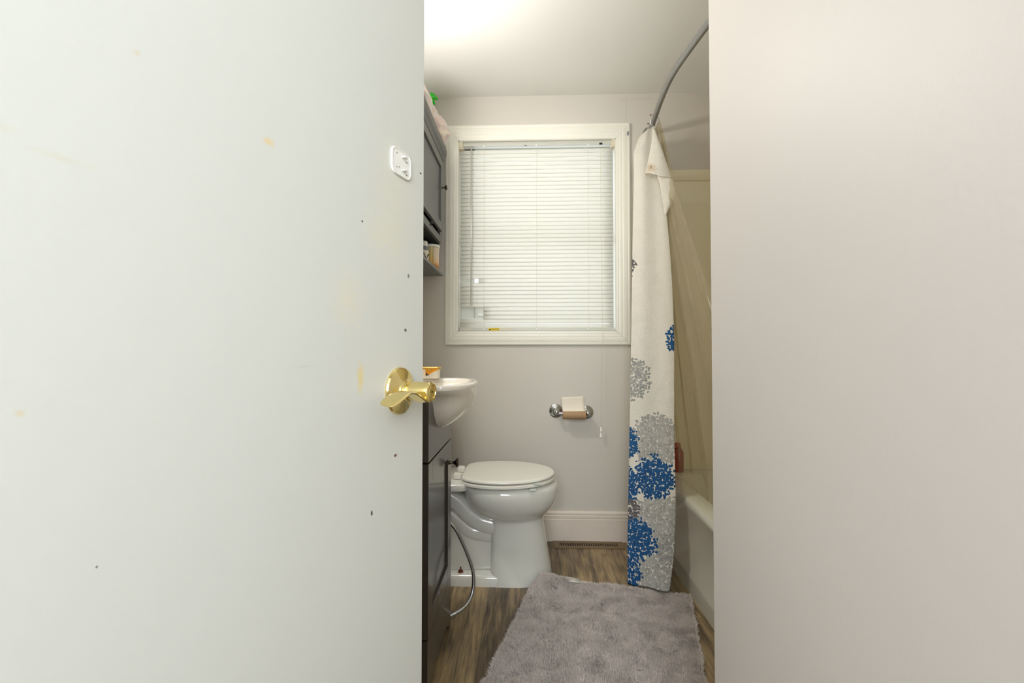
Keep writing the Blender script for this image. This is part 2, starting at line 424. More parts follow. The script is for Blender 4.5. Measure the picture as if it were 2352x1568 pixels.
local(w, obj('sash_lock', bm, M['white_plastic'], bevel=.003))
gm = bpy.data.materials.new('window_glass'); gm.use_nodes = True; h = N(gm)
tp = h.new('ShaderNodeBsdfTransparent'); gl = h.new('ShaderNodeBsdfGlossy'); gl.inputs['Roughness'].default_value = .02
mx = h.new('ShaderNodeMixShader'); mx.inputs[0].default_value = .06
h.link(tp.outputs[0], mx.inputs[1]); h.link(gl.outputs[0], mx.inputs[2]); h.link(mx.outputs[0], h.n['Material Output'].inputs[0])
local(w, box('window_pane', (a0 + fw, a1 - fw, D + .102, D + .106, b0 + fw, b1 - fw), gm))

# ------------------------------------------------------------------ BLIND
M['slat'] = slat_material()
YB = D + .018
bl = thing('window_blind', 'closed cream white horizontal mini blind filling the window above the toilet', 'blind', (.047, YB, WZ0))
sx0, sx1 = at(1057, 600, YB).x, at(1408.5, 600, YB).x
zt = at(1230, 348, YB).z; zb = at(1230, 737, YB).z; NS = 43
pitch = (zt - zb) / (NS - 1)
def slat_mesh(x0, x1, seed):
    bm = bmesh.new(); rnd = random.Random(seed); rows = []
    n = 14; ns = 6; half = .0128; tilt = math.radians(72)
    sag = [rnd.uniform(-.0004, .0004) for _ in range(n + 1)]
    for i in range(n + 1):
        x = x0 + (x1 - x0) * i / n; r = []
        for j in range(ns + 1):
            t = (j / ns - .5) * 2; cam = .0022 * (1 - t * t)
            # upper edge leans to the room side, bottom edge to the glass
            yy = t * half * math.cos(tilt) - cam * math.sin(tilt); zz = t * half * math.sin(tilt) + cam * math.cos(tilt)
            r.append(Vector((x - .047, -yy * -1, zz + sag[i])))
        rows.append(r)
    loft(bm, rows, closed=False)
    me = bpy.data.meshes.new('slat'); bm.to_mesh(me); bm.free(); me.materials.append(M['slat'])
    for p in me.polygons: p.use_smooth = True
    return me
SM = [slat_mesh(sx0, sx1, s) for s in range(4)]
xb1, xb2 = at(1099, 650, YB).x, at(1110, 720, YB).x
BR1, BR2 = slat_mesh(xb1, sx1, 11), slat_mesh(xb2, sx1, 12)
def slat(me, z, ry=0, dy=0, rx=0):
    o = bpy.data.objects.new('slat', me); COL.objects.link(o); o.parent = bl
    o.location = (0, dy, z - WZ0); o.rotation_euler = (rx, ry, 0)
    md = o.modifiers.new('s', 'SOLIDIFY'); md.thickness = .0003; md.offset = 0
for i in range(NS):
    z = zt - pitch * i; py = 348 + (737 - 348) * i / (NS - 1)
    me = SM[i % 4]
    if abs(py - 648) < 4.7: me = BR1
    if 703 < py < 730: me = BR2
    slat(me, z, random.uniform(-.0006, .0006))
slat(SM[1], zb - .0263, .0022, .003, .42)
zr = at(1230, 756, YB).z
hy0, hy1 = -.014, .014
zh0, zh1 = at(1230, 336.5, YB).z - WZ0, at(1230, 325.5, YB).z - WZ0
bm = bmesh.new(); bx(bm, sx0 - .047 + .004, sx1 - .047 - .0, hy0, hy1, zh0, zh1)
obj('head_rail', bm, M['rail'], bl, bevel=.001)
br = box('bottom_rail', (sx0 - .047 - .001, sx1 - .047, -.016, .009, zr - WZ0 - .0085, zr - WZ0 + .0085), M['rail'], bl, bevel=.0025)
for (p0, p1) in ((1054.5, 1065), (1403, 1413.5)):
    x0, x1 = at(p0, 330, YB).x - .047, at(p1, 330, YB).x - .047
    bm = bmesh.new(); bx(bm, x0, x1, -.024, .018, zh0 - .018, zh1 + .006)
    bx(bm, x0 + .004, x1 - .004, -.027, -.023, zh0 - .01, zh1 - .002)
    obj('mounting_bracket', bm, M['cream_plastic'], bl, bevel=.0015)
for px in (1112, 1232, 1350):
    x = at(px, 500, YB).x - .047
    bm = bmesh.new(); pts = [(x, -.0155, zh0)] + [(x + .0006 * math.sin(k * 1.7), -.0125 - .001 * (k % 2), zh0 + (zr - WZ0 - zh0) * k / 12) for k in range(1, 13)]
    tube(bm, pts, .0007, 5, 2); obj('ladder_cord', bm, M['cord'], bl)
    bm = bmesh.new(); lathe(bm, [(.001, -.003), (.004, -.002), (.005, 0), (.004, .002), (.001, .003)], 12, frame((x, -.016, zr - WZ0), (0, 1, 0))); obj('cord_button', bm, M['white_plastic'], bl, smooth=60)
    bm = bmesh.new(); bx(bm, x - .004, x + .004, -.0155, -.0125, zh0 - .004, zh0 + .003); obj('cord_guide', bm, M['white_plastic'], bl)
x = at(1082, 500, D - .012).x - .047
bm = bmesh.new(); z0 = at(1082, 702, D - .012).z - WZ0
tube(bm, [(x, -.026, zh0 - .002), (x, -.030, zh0 - .15), (x + .001, -.030, z0 + .2), (x, -.030, z0)], .0034, 6, 4)
obj('tilt_wand', bm, M['wand'], bl)
# pull cord hanging in front of casing down to its two bell tassels
p = [at(1379, 340, D - .006), at(1380.5, 520, D - .010), at(1383, 700, D - .018), at(1383.5, 775, D - .026), at(1382, 860, D - .03), at(1380.5, 985, D - .03)]
bm = bmesh.new(); tube(bm, [q - Vector((.047, YB, WZ0)) for q in p], .0010, 5, 5); pc = obj('pull_cord', bm, M['cord'], bl)
e = p[-1] - Vector((.047, YB, WZ0))
for dz, dx in ((0, 0), (-.029, -.001)):
    bm = bmesh.new(); lathe(bm, [(.002, .012), (.0035, .011), (.0065, -.010), (.0068, -.013), (.005, -.0135)], 14, Matrix.Translation(e + Vector((dx, 0, dz)))); obj('tassel', bm, M['white_plastic'], pc, smooth=50)
x = at(1379, 333, YB).x - .047
box('cord_lock', (x - .008, x + .008, -.0165, -.013, zh0 - .001, zh0 + .008), M['ink'], bl)
box('cord_lock', (at(1207, 333, YB).x - .055, at(1207, 333, YB).x - .039, -.0155, -.013, zh0 - .002, zh0 + .002), M['greycap'], bl)
# warning label on bottom rail
xa, xbb = at(1122, 757, YB - .017).x - .047, at(1147, 757, YB - .017).x - .047
wl = box('warning_label', (xa, xbb, -.0168, -.0160, zr - WZ0 - .0065, zr - WZ0 + .006), M['yellow'], br)
bm = bmesh.new(); zc_ = zr - WZ0
vs = [bm.verts.new(q) for q in ((xa + .002, -.0170, zc_ - .005), (xa + .013, -.0170, zc_ - .005), (xa + .0075, -.0170, zc_ + .004))]; bm.faces.new(vs)
bmesh.ops.solidify(bm, geom=bm.faces[:], thickness=.0002)
obj('warning_triangle', bm, M['ink'], br)
tcv = bpy.data.curves.new('warning_text', 'FONT'); tcv.body = 'WARNING'; tcv.size = .0095; tcv.extrude = .0001; tcv.align_x = 'LEFT'; tcv.align_y = 'CENTER'
to = bpy.data.objects.new('warning_text', tcv); COL.objects.link(to); to.parent = br; to.location = (xa + .0145, -.0170, zc_); to.rotation_euler = (PI / 2, 0, 0); to.scale = (.85, 1, 1); tcv.materials.append(M['ink'])
bpy.context.view_layer.update(); tme = bpy.data.meshes.new_from_object(to.evaluated_get(bpy.context.evaluated_depsgraph_get())); tob = bpy.data.objects.new('warning_lettering', tme); COL.objects.link(tob); tob.parent = br; tob.matrix_local = to.matrix_local.copy(); bpy.data.objects.remove(to)
if not tme.materials: tme.materials.append(M['ink'])
box('fine_print_label', (xbb + .006, xbb + .06, -.0165, -.0159, zc_ - .005, zc_ + .005), M['cream_plastic'], br)

# ------------------------------------------------------------------ DOOR (local x: latch edge -> hinge is -x ; local -y... built in world)
uc = math.radians(69.9); Ec = Vector((-.1385, .7105))
def cw(x, z): return Vector((x * math.cos(YAW) - z * math.sin(YAW), x * math.sin(YAW) + z * math.cos(YAW), 0))
U = cw(math.cos(uc), math.sin(uc)).normalized(); NN = Vector((U.y, -U.x, 0))
E0 = cw(*Ec)
dang = math.atan2(U.y, U.x)
def door_pt(px, py):
    """local (x along door from latch edge, z) of a pixel on the face"""
    r = ray(px, py); c = Vector((0, 0, H)); t = (E0 - c).dot(NN) / r.dot(NN); q = c + r * t
    return (q - E0).dot(U), q.z
DOOR_STAINS = []
for (px, py, rx, rz, col, am) in ((315, 122, 9, 8, (206, 178, 120), .45), (613, 323, 13, 9, (222, 196, 130), .8), (828, 862, 7, 32, (222, 200, 120), .8), (1015, 760, 2, 6, (150, 110, 60), 1),
                                  (47, 950, 12, 8, (214, 190, 150), .6), (150, 366, 60, 8, (206, 200, 176), .45), (15, 296, 30, 12, (210, 204, 184), .4),
                                  (800, 690, 34, 60, (226, 216, 180), .35), (880, 540, 40, 40, (224, 218, 190), .3), (905, 470, 40, 150, (222, 216, 184), .3),
                                  (908, 1046, 3, 3, (120, 80, 60), 2.5), (854, 1178, 2, 5, (90, 90, 84), 2.5), (832, 508, 2.5, 2.5, (70, 70, 64), 2.5), (222, 1302, 3, 3, (120, 120, 116), 2),
                                  (966, 398, 2, 2, (60, 60, 50), 2.5), (931, 758, 2.5, 3.5, (110, 112, 104), 2.5), (938, 634, 2, 4, (120, 122, 112), 2), (160, 95, 16, 8, (216, 214, 206), .4),
                                  (935, 1000, 40, 26, (214, 210, 196), .3), (700, 842, 20, 3, (200, 200, 192), .7)):
    x, z = door_pt(px, py); x1, _ = door_pt(px - rx, py); x2, _ = door_pt(px + rx, py); _, z1 = door_pt(px, py + rz)
    DOOR_STAINS.append((x, 0, z, abs(x2 - x1) / 2 * 1.4, .05, abs(z - z1) * 1.4, col, am))
M['door'] = door_material()
bm = bmesh.new(); bx(bm, -.762, 0, 0, .035, .012, 2.035)
door = struct(obj('door_1', bm, M['door'], bevel=.0015))
door.location = E0; door.rotation_euler = (0, 0, dang)      # local x = U ; local y = into the room's left (away); face at y=0 faces NN
# check orientation: local -y must equal NN
hx, hz = door_pt(917, 897)
hd = bpy.data.objects.new('door_handle', None); COL.objects.link(hd); hd.parent = door; hd.location = (hx, 0, hz)
mt = frame((0, 0, 0), (0, -1, 0), (1, 0, 0))
bm = bmesh.new(); lathe(bm, [(.0335, 0), (.0338, .002), (.0325, .0045), (.029, .0062), (.018, .0085), (.0155, .010), (.0150, .0125), (.0138, .0135), (.0136, .017), (.012, .018)], 56, mt)
obj('rose', bm, M['brass'], hd, smooth=28)
bm = bmesh.new(); lathe(bm, [(.0105, .016), (.0135, .0175), (.0138, .019), (.0140, .046), (.0140, .050), (.0134, .0525), (.0118, .0537), (.0098, .0538), (.0093, .0525), (.0, .0525)][:9], 48, mt)
obj('barrel', bm, M['brass'], hd, smooth=30)
bm = bmesh.new(); lathe(bm, [(.0080, .050), (.0080, .0528), (.0070, .0534), (.0015, .0534)], 32, mt); bt = obj('turn_button', bm, M['brass'], hd, smooth=30)
bm = bmesh.new(); bx(bm, -.0007, .0007, -.0541, -.0530, -.0012, .0012); obj('button_slot', bm, M['brassdark'], bt)
bm = bmesh.new(); lathe(bm, [(.0008, 0), (.0009, .0005), (.0005, .0009)], 10, frame((-.0045, -.0195, -.0135), (-.3, 0, -.95))); obj('set_screw', bm, M['brassdark'], hd)
# wave shaped lever paddle
bm = bmesh.new(); rings = []
#   s (towards hinge), z centre, y centre(out), width, thick
keys = [(-.010, -.0070, .0440, .014, .0080), (-.003, -.0115, .0430, .020, .0060), (.008, -.0122, .0418, .0225, .0048), (.020, -.0080, .0405, .0225, .0042), (.031, -.0025, .0392, .0225, .0040), (.043, .0014, .0378, .0230, .0038),
        (.055, .0014, .0365, .0245, .0036), (.067, -.0020, .0355, .0250, .0034), (.078, -.0060, .0345, .0250, .0032), (.087, -.0095, .0340, .0215, .0030), (.092, -.0112, .0338, .0140, .0022)]
K = catmull([Vector((k[0] * (.86 if k[0] > 0 else 1), k[1], k[2])) for k in keys], 4); Wd = catmull([Vector((k[3], k[4], 0)) for k in keys], 4)
for i, (c, wv) in enumerate(zip(K, Wd)):
    t = (K[min(i + 1, len(K) - 1)] - K[max(i - 1, 0)]); ta = math.atan2(t.y, t.x)
    r = []
    for a in range(16):
        an = 2 * PI * a / 16; ca, sa = math.cos(an), math.sin(an)
        oy = math.copysign(abs(ca) ** .6, ca) * wv.x / 2; oz = math.copysign(abs(sa) ** .8, sa) * wv.y / 2
        rollt = -.25 * max(0, (c.x - .03) / .06)                       # paddle turns slightly outward
        oy2 = oy * math.cos(rollt) - oz * math.sin(rollt); oz2 = oy * math.sin(rollt) + oz * math.cos(rollt)
        r.append(Vector((-c.x + oz2 * math.sin(ta), -(c.z + oy2), c.y + oz2 * math.cos(ta))))
    rings.append(r)
loft(bm, rings); obj('lever', bm, M['brass'], hd, smooth=50)
bm = bmesh.new(); bx(bm, -.001, .0008, .006, .029, -.028, .028); lp = obj('latch_plate', bm, M['brass'], door); lp.location = (0, 0, hz)

# plug plate on the door
px_, pz_ = door_pt(919.5, 376)
pp = thing('plug_plate', 'small white rounded plastic plate with two prongs stuck on the white door', 'plate')
bpy.context.view_layer.update()
pp.matrix_world = door.matrix_world @ Matrix.Translation((px_, 0, pz_))
def rrect(w_, h_, r, n=6):
    out = []
    for cx, cz, a0 in ((w_ / 2 - r, h_ / 2 - r, 0), (-w_ / 2 + r, h_ / 2 - r, 90), (-w_ / 2 + r, -h_ / 2 + r, 180), (w_ / 2 - r, -h_ / 2 + r, 270)):
        for i in range(n + 1):
            a = math.radians(a0 + 90 * i / n); out.append((cx + r * math.cos(a), cz + r * math.sin(a)))
    return out
a_ = door_pt(898, 362); b_ = door_pt(942, 388); pw = b_[0] - a_[0]; ph = .0385
def pl(wd, r, y): return [(x, y, z) for x, z in rrect(pw - wd, ph - wd, r)]
bm = bmesh.new(); loft(bm, [pl(0, .011, -.0002), pl(0, .011, -.002), pl(.0012, .0105, -.003), pl(.004, .009, -.003), pl(.0048, .0085, -.0022)])
obj('plate', bm, M['white_plastic'], pp, smooth=35)
for dz in (.0095, -.0095):
    bm = bmesh.new(); bx(bm, .0, .0085, -.0085, -.002, dz - .0009, dz + .0009); obj('prong', bm, M['white_plastic'], pp, bevel=.0004)
for dx, dz in ((-.012, .011), (.0125, .006), (-.012, -.009), (.0125, -.0125), (-.006, -.007)):
    bm = bmesh.new(); lathe(bm, [(.0009, 0), (.0009, .0006), (.0006, .0009)], 10, frame((dx, -.0022, dz), (0, -1, 0))); obj('vent_hole', bm, M['grip'], pp)

# ------------------------------------------------------------------ WALL CABINET (over the toilet)
cf = -.449; cy0, cy1 = 1.74, 2.283
cab = thing('wall_cabinet', 'dark grey wall cabinet with open shelf mounted left of the window', 'cabinet', (XL, 2.05, 1.357))
def cbox(name, d, m=None, par=None, bevel=.001):
    o = box(name, d, m or M['grey_cab'], None, bevel=bevel); return local(par or cab, o)
zs0, zs1 = 1.357, 1.371
bm = bmesh.new()
bx(bm, XL + .001, cf - .001, cy1 - .014, cy1, zs1, 1.945); bx(bm, XL + .001, cf - .001, cy0, cy0 + .014, zs1, 1.945)
bx(bm, XL + .001, XL + .008, cy0 + .014, cy1 - .014, zs1, 1.945)
bx(bm, XL + .008, cf - .004, cy0 + .014, cy1 - .014, 1.522, 1.534); bx(bm, XL + .008, cf - .02, cy0 + .014, cy1 - .014, 1.93, 1.945)
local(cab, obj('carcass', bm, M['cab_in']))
bm = bmesh.new()                                   # face frame
bx(bm, cf - .004, cf + .010, cy1 - .030, cy1, 1.522, 1.945); bx(bm, cf - .004, cf + .010, cy0, cy0 + .03, 1.522, 1.945)
bx(bm, cf - .004, cf + .010, cy0 + .03, cy1 - .03, 1.522, 1.556); bx(bm, cf - .004, cf + .010, cy0 + .03, cy1 - .03, 1.915, 1.945)
local(cab, obj('face_frame', bm, M['grey_cab'], bevel=.001))
def panel_door(par, name, X, y0, y1, z0, z1, st, m, th=.018, rec=.009):
    bm = bmesh.new()
    for d in ((X, X + th, y0, y0 + st, z0, z1), (X, X + th, y1 - st, y1, z0, z1), (X, X + th, y0 + st, y1 - st, z0, z0 + st), (X, X + th, y0 + st, y1 - st, z1 - st, z1)): bx(bm, *d)
    bx(bm, X + .002, X + th - rec, y0 + st, y1 - st, z0 + st, z1 - st)
    return local(par, obj(name, bm, m, bevel=.0012))
cd = panel_door(cab, 'door', cf + .0105, cy0 + .022, cy1 - .040, 1.570, 1.925, .042, M['grey_cab'], .015, .009)
bm = bmesh.new(); kp = Vector((cf + .0255, cy1 - .062, 1.785))
lathe(bm, [(.007, 0), (.005, .003), (.004, .012), (.0075, .016), (.0125, .019), (.0135, .022), (.011, .026), (.004, .0275)], 24, frame(kp, (1, 0, 0)))
local(cd, obj('knob', bm, M['knob'], smooth=40))
bm = bmesh.new(); bx(bm, cf + .0102, cf + .017, 2.02, 2.05, 1.556, 1.566); bx(bm, cf + .0102, cf + .015, 2.03, 2.04, 1.545, 1.556); local(cab, obj('catch', bm, M['cab_in']))
cbox('shelf', (XL + .001, cf + .021, cy0 - .01, cy1 + .006, zs0, zs1), bevel=.002)
bm = bmesh.new()                                   # cornice
pf = [(XL + .001, 1.945), (cf + .018, 1.945), (cf + .022, 1.950), (cf + .024, 1.962), (cf + .033, 1.972), (cf + .035, 1.982), (cf + .036, 2.000), (XL + .001, 2.000)]
R = []
for yy, s in ((cy0 - .02, 0), (cy1 + .014, 0)): R.append([(x, yy, z) for x, z in pf])
loft(bm, R); local(cab, obj('cornice', bm, M['grey_cab'], smooth=20))

# things on its open shelf
jr = Vector((-.470, 2.190, zs1))
j = thing('jar', 'yellow jar with white lid and peach label on the open cabinet shelf', 'jar', jr)
bm = bmesh.new(); lathe(bm, [(.034, .0005), (.037, .003), (.0385, .06), (.040, .112), (.036, .113)], 40)
jm = mat('amber_wax', (204, 168, 84), .35); h = N(jm); tc = h.new('ShaderNodeTexCoord'); sp = h.new('ShaderNodeSeparateXYZ'); h.link(tc.outputs['Object'], sp.inputs[0])
h.link(h.ramp(h.m('DIVIDE', sp.outputs[2], .11), [(.0, srgb((206, 140, 40))), (.45, srgb((214, 176, 90))), (1.0, srgb((206, 196, 140)))]), h.n['Principled BSDF'].inputs['Base Color'])
obj('body', bm, jm, j, smooth=40)
bm = bmesh.new(); lathe(bm, [(.040, .106), (.0425, .107), (.0430, .117), (.041, .119), (.0, .1195)][:4], 40); obj('lid', bm, M['white_plastic'], j, smooth=40)
bm = bmesh.new(); rings = []
for z in (.010, .035, .06, .085, .104):
    rr = .0378 + (.0405 - .0378) * z / .112
    rings.append([(rr * math.cos(a), rr * math.sin(a), z) for a in [math.radians(-62 + 62 * k / 12) for k in range(13)]])
lm = mat('peach_label', (230, 206, 176), .5); h = N(lm); tc = h.new('ShaderNodeTexCoord'); sp = h.new('ShaderNodeSeparateXYZ'); h.link(tc.outputs['Object'], sp.inputs[0])
h.link(h.ramp(h.m('DIVIDE', sp.outputs[2], .11), [(.12, srgb((236, 150, 70))), (.3, srgb((232, 196, 150))), (.6, srgb((224, 206, 184)))]), h.n['Principled BSDF'].inputs['Base Color'])
loft(bm, rings, closed=False); obj('label', bm, lm, j, smooth=60, solid=.0004)
bt_ = thing('bottle', 'white bottle with grey band and black mark beside the yellow jar', 'bottle', (-.487, 2.085, zs1))
bm = bmesh.new(); lathe(bm, [(.026, .0005), (.028, .004), (.028, .072), (.026, .076)], 32); obj('body', bm, M['labelwhite'], bt_, smooth=40)
bm = bmesh.new(); lathe(bm, [(.0283, .070), (.0283, .086), (.026, .090)], 32); obj('band', bm, M['greycap'], bt_, smooth=40)
bm = bmesh.new(); lathe(bm, [(.022, .089), (.023, .092), (.023, .112), (.020, .114)], 32); obj('cap', bm, M['white_plastic'], bt_, smooth=40)
bm = bmesh.new(); pts = []
for k in range(13):
    a = math.radians(-80 + k * 6.5); pts.append((.0286 * math.cos(a), .0286 * math.sin(a), .042 + .012 * math.sin(k * .75)))
tube(bm, pts, .0017, 6, 3); obj('printed_mark', bm, M['ink'], bt_)

# plastic bag and spray bottle on top
bag = None
bm = bmesh.new(); ctr = catmull([(-.462, 1.80, 2.04), (-.456, 1.90, 2.042), (-.458, 1.98, 2.040), (-.458, 2.06, 2.040), (-.450, 2.13, 2.045), (-.444, 2.19, 2.048), (-.440, 2.235, 2.038), (-.446, 2.272, 2.020)], 10)
rad = catmull([(.044, .042, 0), (.048, .046, 0), (.048, .045, 0), (.054, .048, 0), (.060, .056, 0), (.060, .054, 0), (.050, .044, 0), (.012, .016, 0)], 10)
rings = []
for i, (c, r) in enumerate(zip(ctr, rad)):
    rg = []
    for a in range(40):
        an = 2 * PI * a / 40; d = Vector((math.cos(an), 0, math.sin(an)))
        nz = noise.noise(Vector((d.x * 2.2, c.y * 16, d.z * 2.2))) * .20 + noise.noise(Vector((d.x * 5, c.y * 45, d.z * 5 + 4))) * .10
        k = 1 + nz
        q = Vector((c.x + d.x * r.x * k, c.y, c.z + d.z * r.y * k)); q.z = max(q.z, 2.0015)
        rg.append(q)
    rings.append(rg)
loft(bm, rings)
bmat = mat('pink_plastic_film', (226, 206, 200), .3, bump=(60, .35, .004)); h = N(bmat); b = h.n['Principled BSDF']; b.inputs['Subsurface Weight'].default_value = 0
tc = h.new('ShaderNodeTexCoord'); h.link(h.ramp(h.noise(tc.outputs['Object'], 11, 3, .5, .5), [(.36, srgb((246, 234, 214))), (.5, srgb((238, 212, 206))), (.62, srgb((236, 228, 224)))]), b.inputs['Base Color'])
bag = obj('plastic_bag', bm, bmat, smooth=80); tag(bag, 'crumpled pale pink and white plastic bag lying on top of the grey cabinet', 'bag')
sb = thing('spray_bottle', 'clear spray bottle with bright green trigger head standing behind the pink bag', 'spray bottle', (-.492, 2.315, 2.001))
sb.location = (-.484, 2.262, 2.001); sb.scale = (.8, 1, 1.085)
bm = bmesh.new(); lathe(bm, [(.028, 0), (.031, .004), (.031, .11), (.026, .14), (.014, .165), (.0125, .178), (.011, .179)], 32); obj('body', bm, sheer('clear_green_bottle', (190, 224, 190), .35, .15, .3), sb, smooth=50)
bm = bmesh.new(); lathe(bm, [(.015, .172), (.0155, .174), (.0155, .198), (.012, .202)], 24); obj('collar', bm, M['green'], sb, smooth=40)
bm = bmesh.new()
rings = []
for (x, z, hh, ww) in ((-.030, .244, .007, .007), (-.022, .245, .012, .010), (.0, .246, .016, .012), (.014, .243, .013, .011), (.030, .236, .008, .007), (.038, .231, .007, .006)):
    rings.append([(x, ww * math.cos(2 * PI * k / 16), z + hh * math.sin(2 * PI * k / 16)) for k in range(16)])
loft(bm, rings); lathe(bm, [(.010, .2), (.0125, .203), (.013, .235)], 20)
obj('trigger_head', bm, M['green'], sb, smooth=50)
bm = bmesh.new(); tube(bm, [(.010, 0, .228), (.015, 0, .220), (.017, 0, .212), (.020, 0, .206)], .0045, 10, 5); obj('trigger', bm, M['green'], sb, smooth=50)

# ------------------------------------------------------------------ VANITY + SINK
vf = -.274; vy0, vy1 = 1.255, 1.632
van = thing('vanity_cabinet', 'dark espresso vanity cabinet under the white sink beside the toilet', 'cabinet', ((XL + vf) / 2, (vy0 + vy1) / 2, 0))
def vobj(name, bm, m, par=None, **k): return local(par or van, obj(name, bm, m, **k))
bm = bmesh.new()
bx(bm, XL + .002, vf - .02, vy0, vy0 + .016, .045, .83); bx(bm, XL + .002, vf - .02, vy1 - .016, vy1, .045, .83)
bx(bm, XL + .002, XL + .01, vy0 + .016, vy1 - .016, .045, .83); bx(bm, XL + .01, vf - .02, vy0 + .016, vy1 - .016, .16, .176)
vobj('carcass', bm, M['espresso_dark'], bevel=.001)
bm = bmesh.new()
NSEG = 24                                     # fascia with a scalloped cut where the basin hangs through is covered by basin itself
bx(bm, vf - .018, vf, vy0, vy1, .668, .855)
vobj('fascia_panel', bm, M['espresso'], bevel=.0015)
dr = panel_door(van, 'door', vf - .018, vy0 + .001, vy1 - .008, .184, .663, .058, M['espresso'], .018, .007)
bm = bmesh.new(); bx(bm, vf - .018, vf - .001, vy1 - .0065, vy1, .184, .663); vobj('door_stile', bm, M['espresso'], bevel=.001)
kp = Vector((vf, 1.590, .588))
bm = bmesh.new(); lathe(bm, [(.009, 0), (.0075, .002), (.0048, .006), (.0045, .014), (.007, .020), (.0135, .025), (.0165, .028), (.0165, .030), (.013, .033), (.004, .0345)], 32, frame(kp, (1, 0, 0)))
local(dr, obj('knob', bm, M['knob'], smooth=35))
# skirt rail with low cut out and feet
def skirt(x0, x1, y0, y1, along_y=True):
    bm = bmesh.new(); n = 26; top = .180; a = []
    for i in range(n + 1):
        t = i / n; yy = y0 + (y1 - y0) * t
        e = min(t, 1 - t); zz = 0 if e < .07 else .044 * min(1, ((e - .07) / .16)) ** .5
        a.append((yy, zz))
    r0 = [(x0, y, z) for y, z in a] + [(x0, y1, top), (x0, y0, top)]; r1 = [(x1, y, z) for y, z in a] + [(x1, y1, top), (x1, y0, top)]
    loft(bm, [r0, r1]); return bm
vobj('skirt', skirt(vf - .018, vf - .001, vy0, vy1), M['espresso'])
for yy in (vy0, vy1 - .016):
    bm = bmesh.new(); bx(bm, XL + .004, vf - .02, yy, yy + .016, 0.0, .045); vobj('side_foot', bm, M['espresso_dark'])

sk = thing('sink', 'white ceramic basin bulging out over the dark vanity', 'sink', ((XL + vf) / 2, 1.444, .846))
bm = bmesh.new()
yc = (vy0 + vy1) / 2; ry = (vy1 - vy0) / 2 + .004; proj = .112
def plan(k_p, k_y, z, off=0, n=48, back=XL + .002):
    out = []
    for i in range(n + 1):                     # front bow from near corner to far corner
        t = PI * (i / n) - PI / 2
        yy = yc + ry * k_y * math.sin(t); xx = vf + proj * k_p * abs(math.cos(t)) ** .62 * (1 if k_p > 0 else 1)
        out.append((xx, yy, z))
    out.append((back, yc + ry * k_y, z)); out.append((back, yc - ry * k_y, z))
    return out
# solid top slab with rounded lip then inner bowl
outer = [plan(.985, .995, .8595), plan(1.0, 1.0, .861), plan(1.0, 1.0, .864), plan(1.0, 1.0, .868), plan(.985, .995, .8725), plan(.95, .985, .875)]
R = loft(bm, outer, cap0=True, cap1=False)
top = R[-1]
inner = []
def inn(s, z):
    out = []
    n = 48
    for i in range(n + 1):
        t = PI * (i / n) - PI / 2
        out.append((vf - .02 + (proj + .005) * s * abs(math.cos(t)) ** .62, yc + (ry - .03) * s * math.sin(t), z))
    out.append((vf - .02 - .17 * s, yc + (ry - .03) * s * .8, z)); out.append((vf - .02 - .17 * s, yc - (ry - .03) * s * .8, z))
    return out
prev = top
for s, z in ((1.0, .874), (.97, .868), (.9, .84), (.75, .80), (.5, .775), (.2, .765)):
    cur = [bm.verts.new(p) for p in inn(s, z)]
    n = len(cur)
    for i in range(n):
        jn = (i + 1) % n; bm.faces.new((prev[i], prev[jn], cur[jn], cur[i]))
    prev = cur
bm.faces.new(prev)
local(sk, obj('countertop', bm, M['sink'], smooth=50))
bm = bmesh.new(); rings = []                   # hanging bowl belly, in front of the fascia
nz = 16
for i in range(nz + 1):
    t = i / nz                                  # 0 top .. 1 bottom
    z = .861 - (.861 - .727) * t
    ky = float(np.interp(t, [0, .06, .12, .22, .35, .5, .65, .8, .93, 1], [1, .95, .86, .76, .69, .63, .55, .44, .28, .05]))
    kx = max((1 - t ** 2.6) ** .9, .03) if t < 1 else .03
    ring = []
    for q in range(33):
        a = PI * (q / 32) - PI / 2
        ring.append((vf - .0005 + (proj * .998) * kx * abs(math.cos(a)) ** .62, yc + (ry - .001) * ky * math.sin(a), z))
    ring.append((vf - .012, yc + (ry - .001) * ky, z)); ring.append((vf - .012, yc - (ry - .001) * ky, z))
    rings.append(ring)
loft(bm, rings); local(sk, obj('basin', bm, M['sink'], smooth=60))

sk.location.z += .006
# yellow topped tub standing on the sink's back edge
c = at(993, 860, 1.615)
yb = thing('wipes_box', 'small white box with orange wave print and gold lid on the sink', 'box', (c.x + .001, 1.590, .8815))
bm = bmesh.new(); loft(bm, [[(x, y, z) for x, y in rrect(.058, .04, .006)] for z in (0, .033)]); obj('body', bm, M['labelwhite'], yb, smooth=30)
bm = bmesh.new(); loft(bm, [[(x, y, z) for x, y in rrect(.066 - e, .046 - e, .007)] for z, e in ((.0322, 0), (.038, 0), (.040, .003))]); obj('lid', bm, M['gold'], yb, smooth=30)
bm = bmesh.new(); pts = [(-.016, .008), (-.016, .0322), (.029, .0322), (.029, .030), (.012, .023), (-.002, .014)]
loft(bm, [[(x, y, .0 + z) for x, z in pts] for y in (-.0207, -.0200)]); obj('orange_print', bm, M['orange'], yb)
bm = bmesh.new(); loft(bm, [[(x, y, z) for x, z in ((-.014, .010), (-.014, .021), (-.002, .012))] for y in (-.0209, -.0202)]); obj('navy_print', bm, M['blueink'], yb)
box('clasp', (-.009, .006, -.0255, -.0225, .027, .037), M['gold'], yb, bevel=.001)

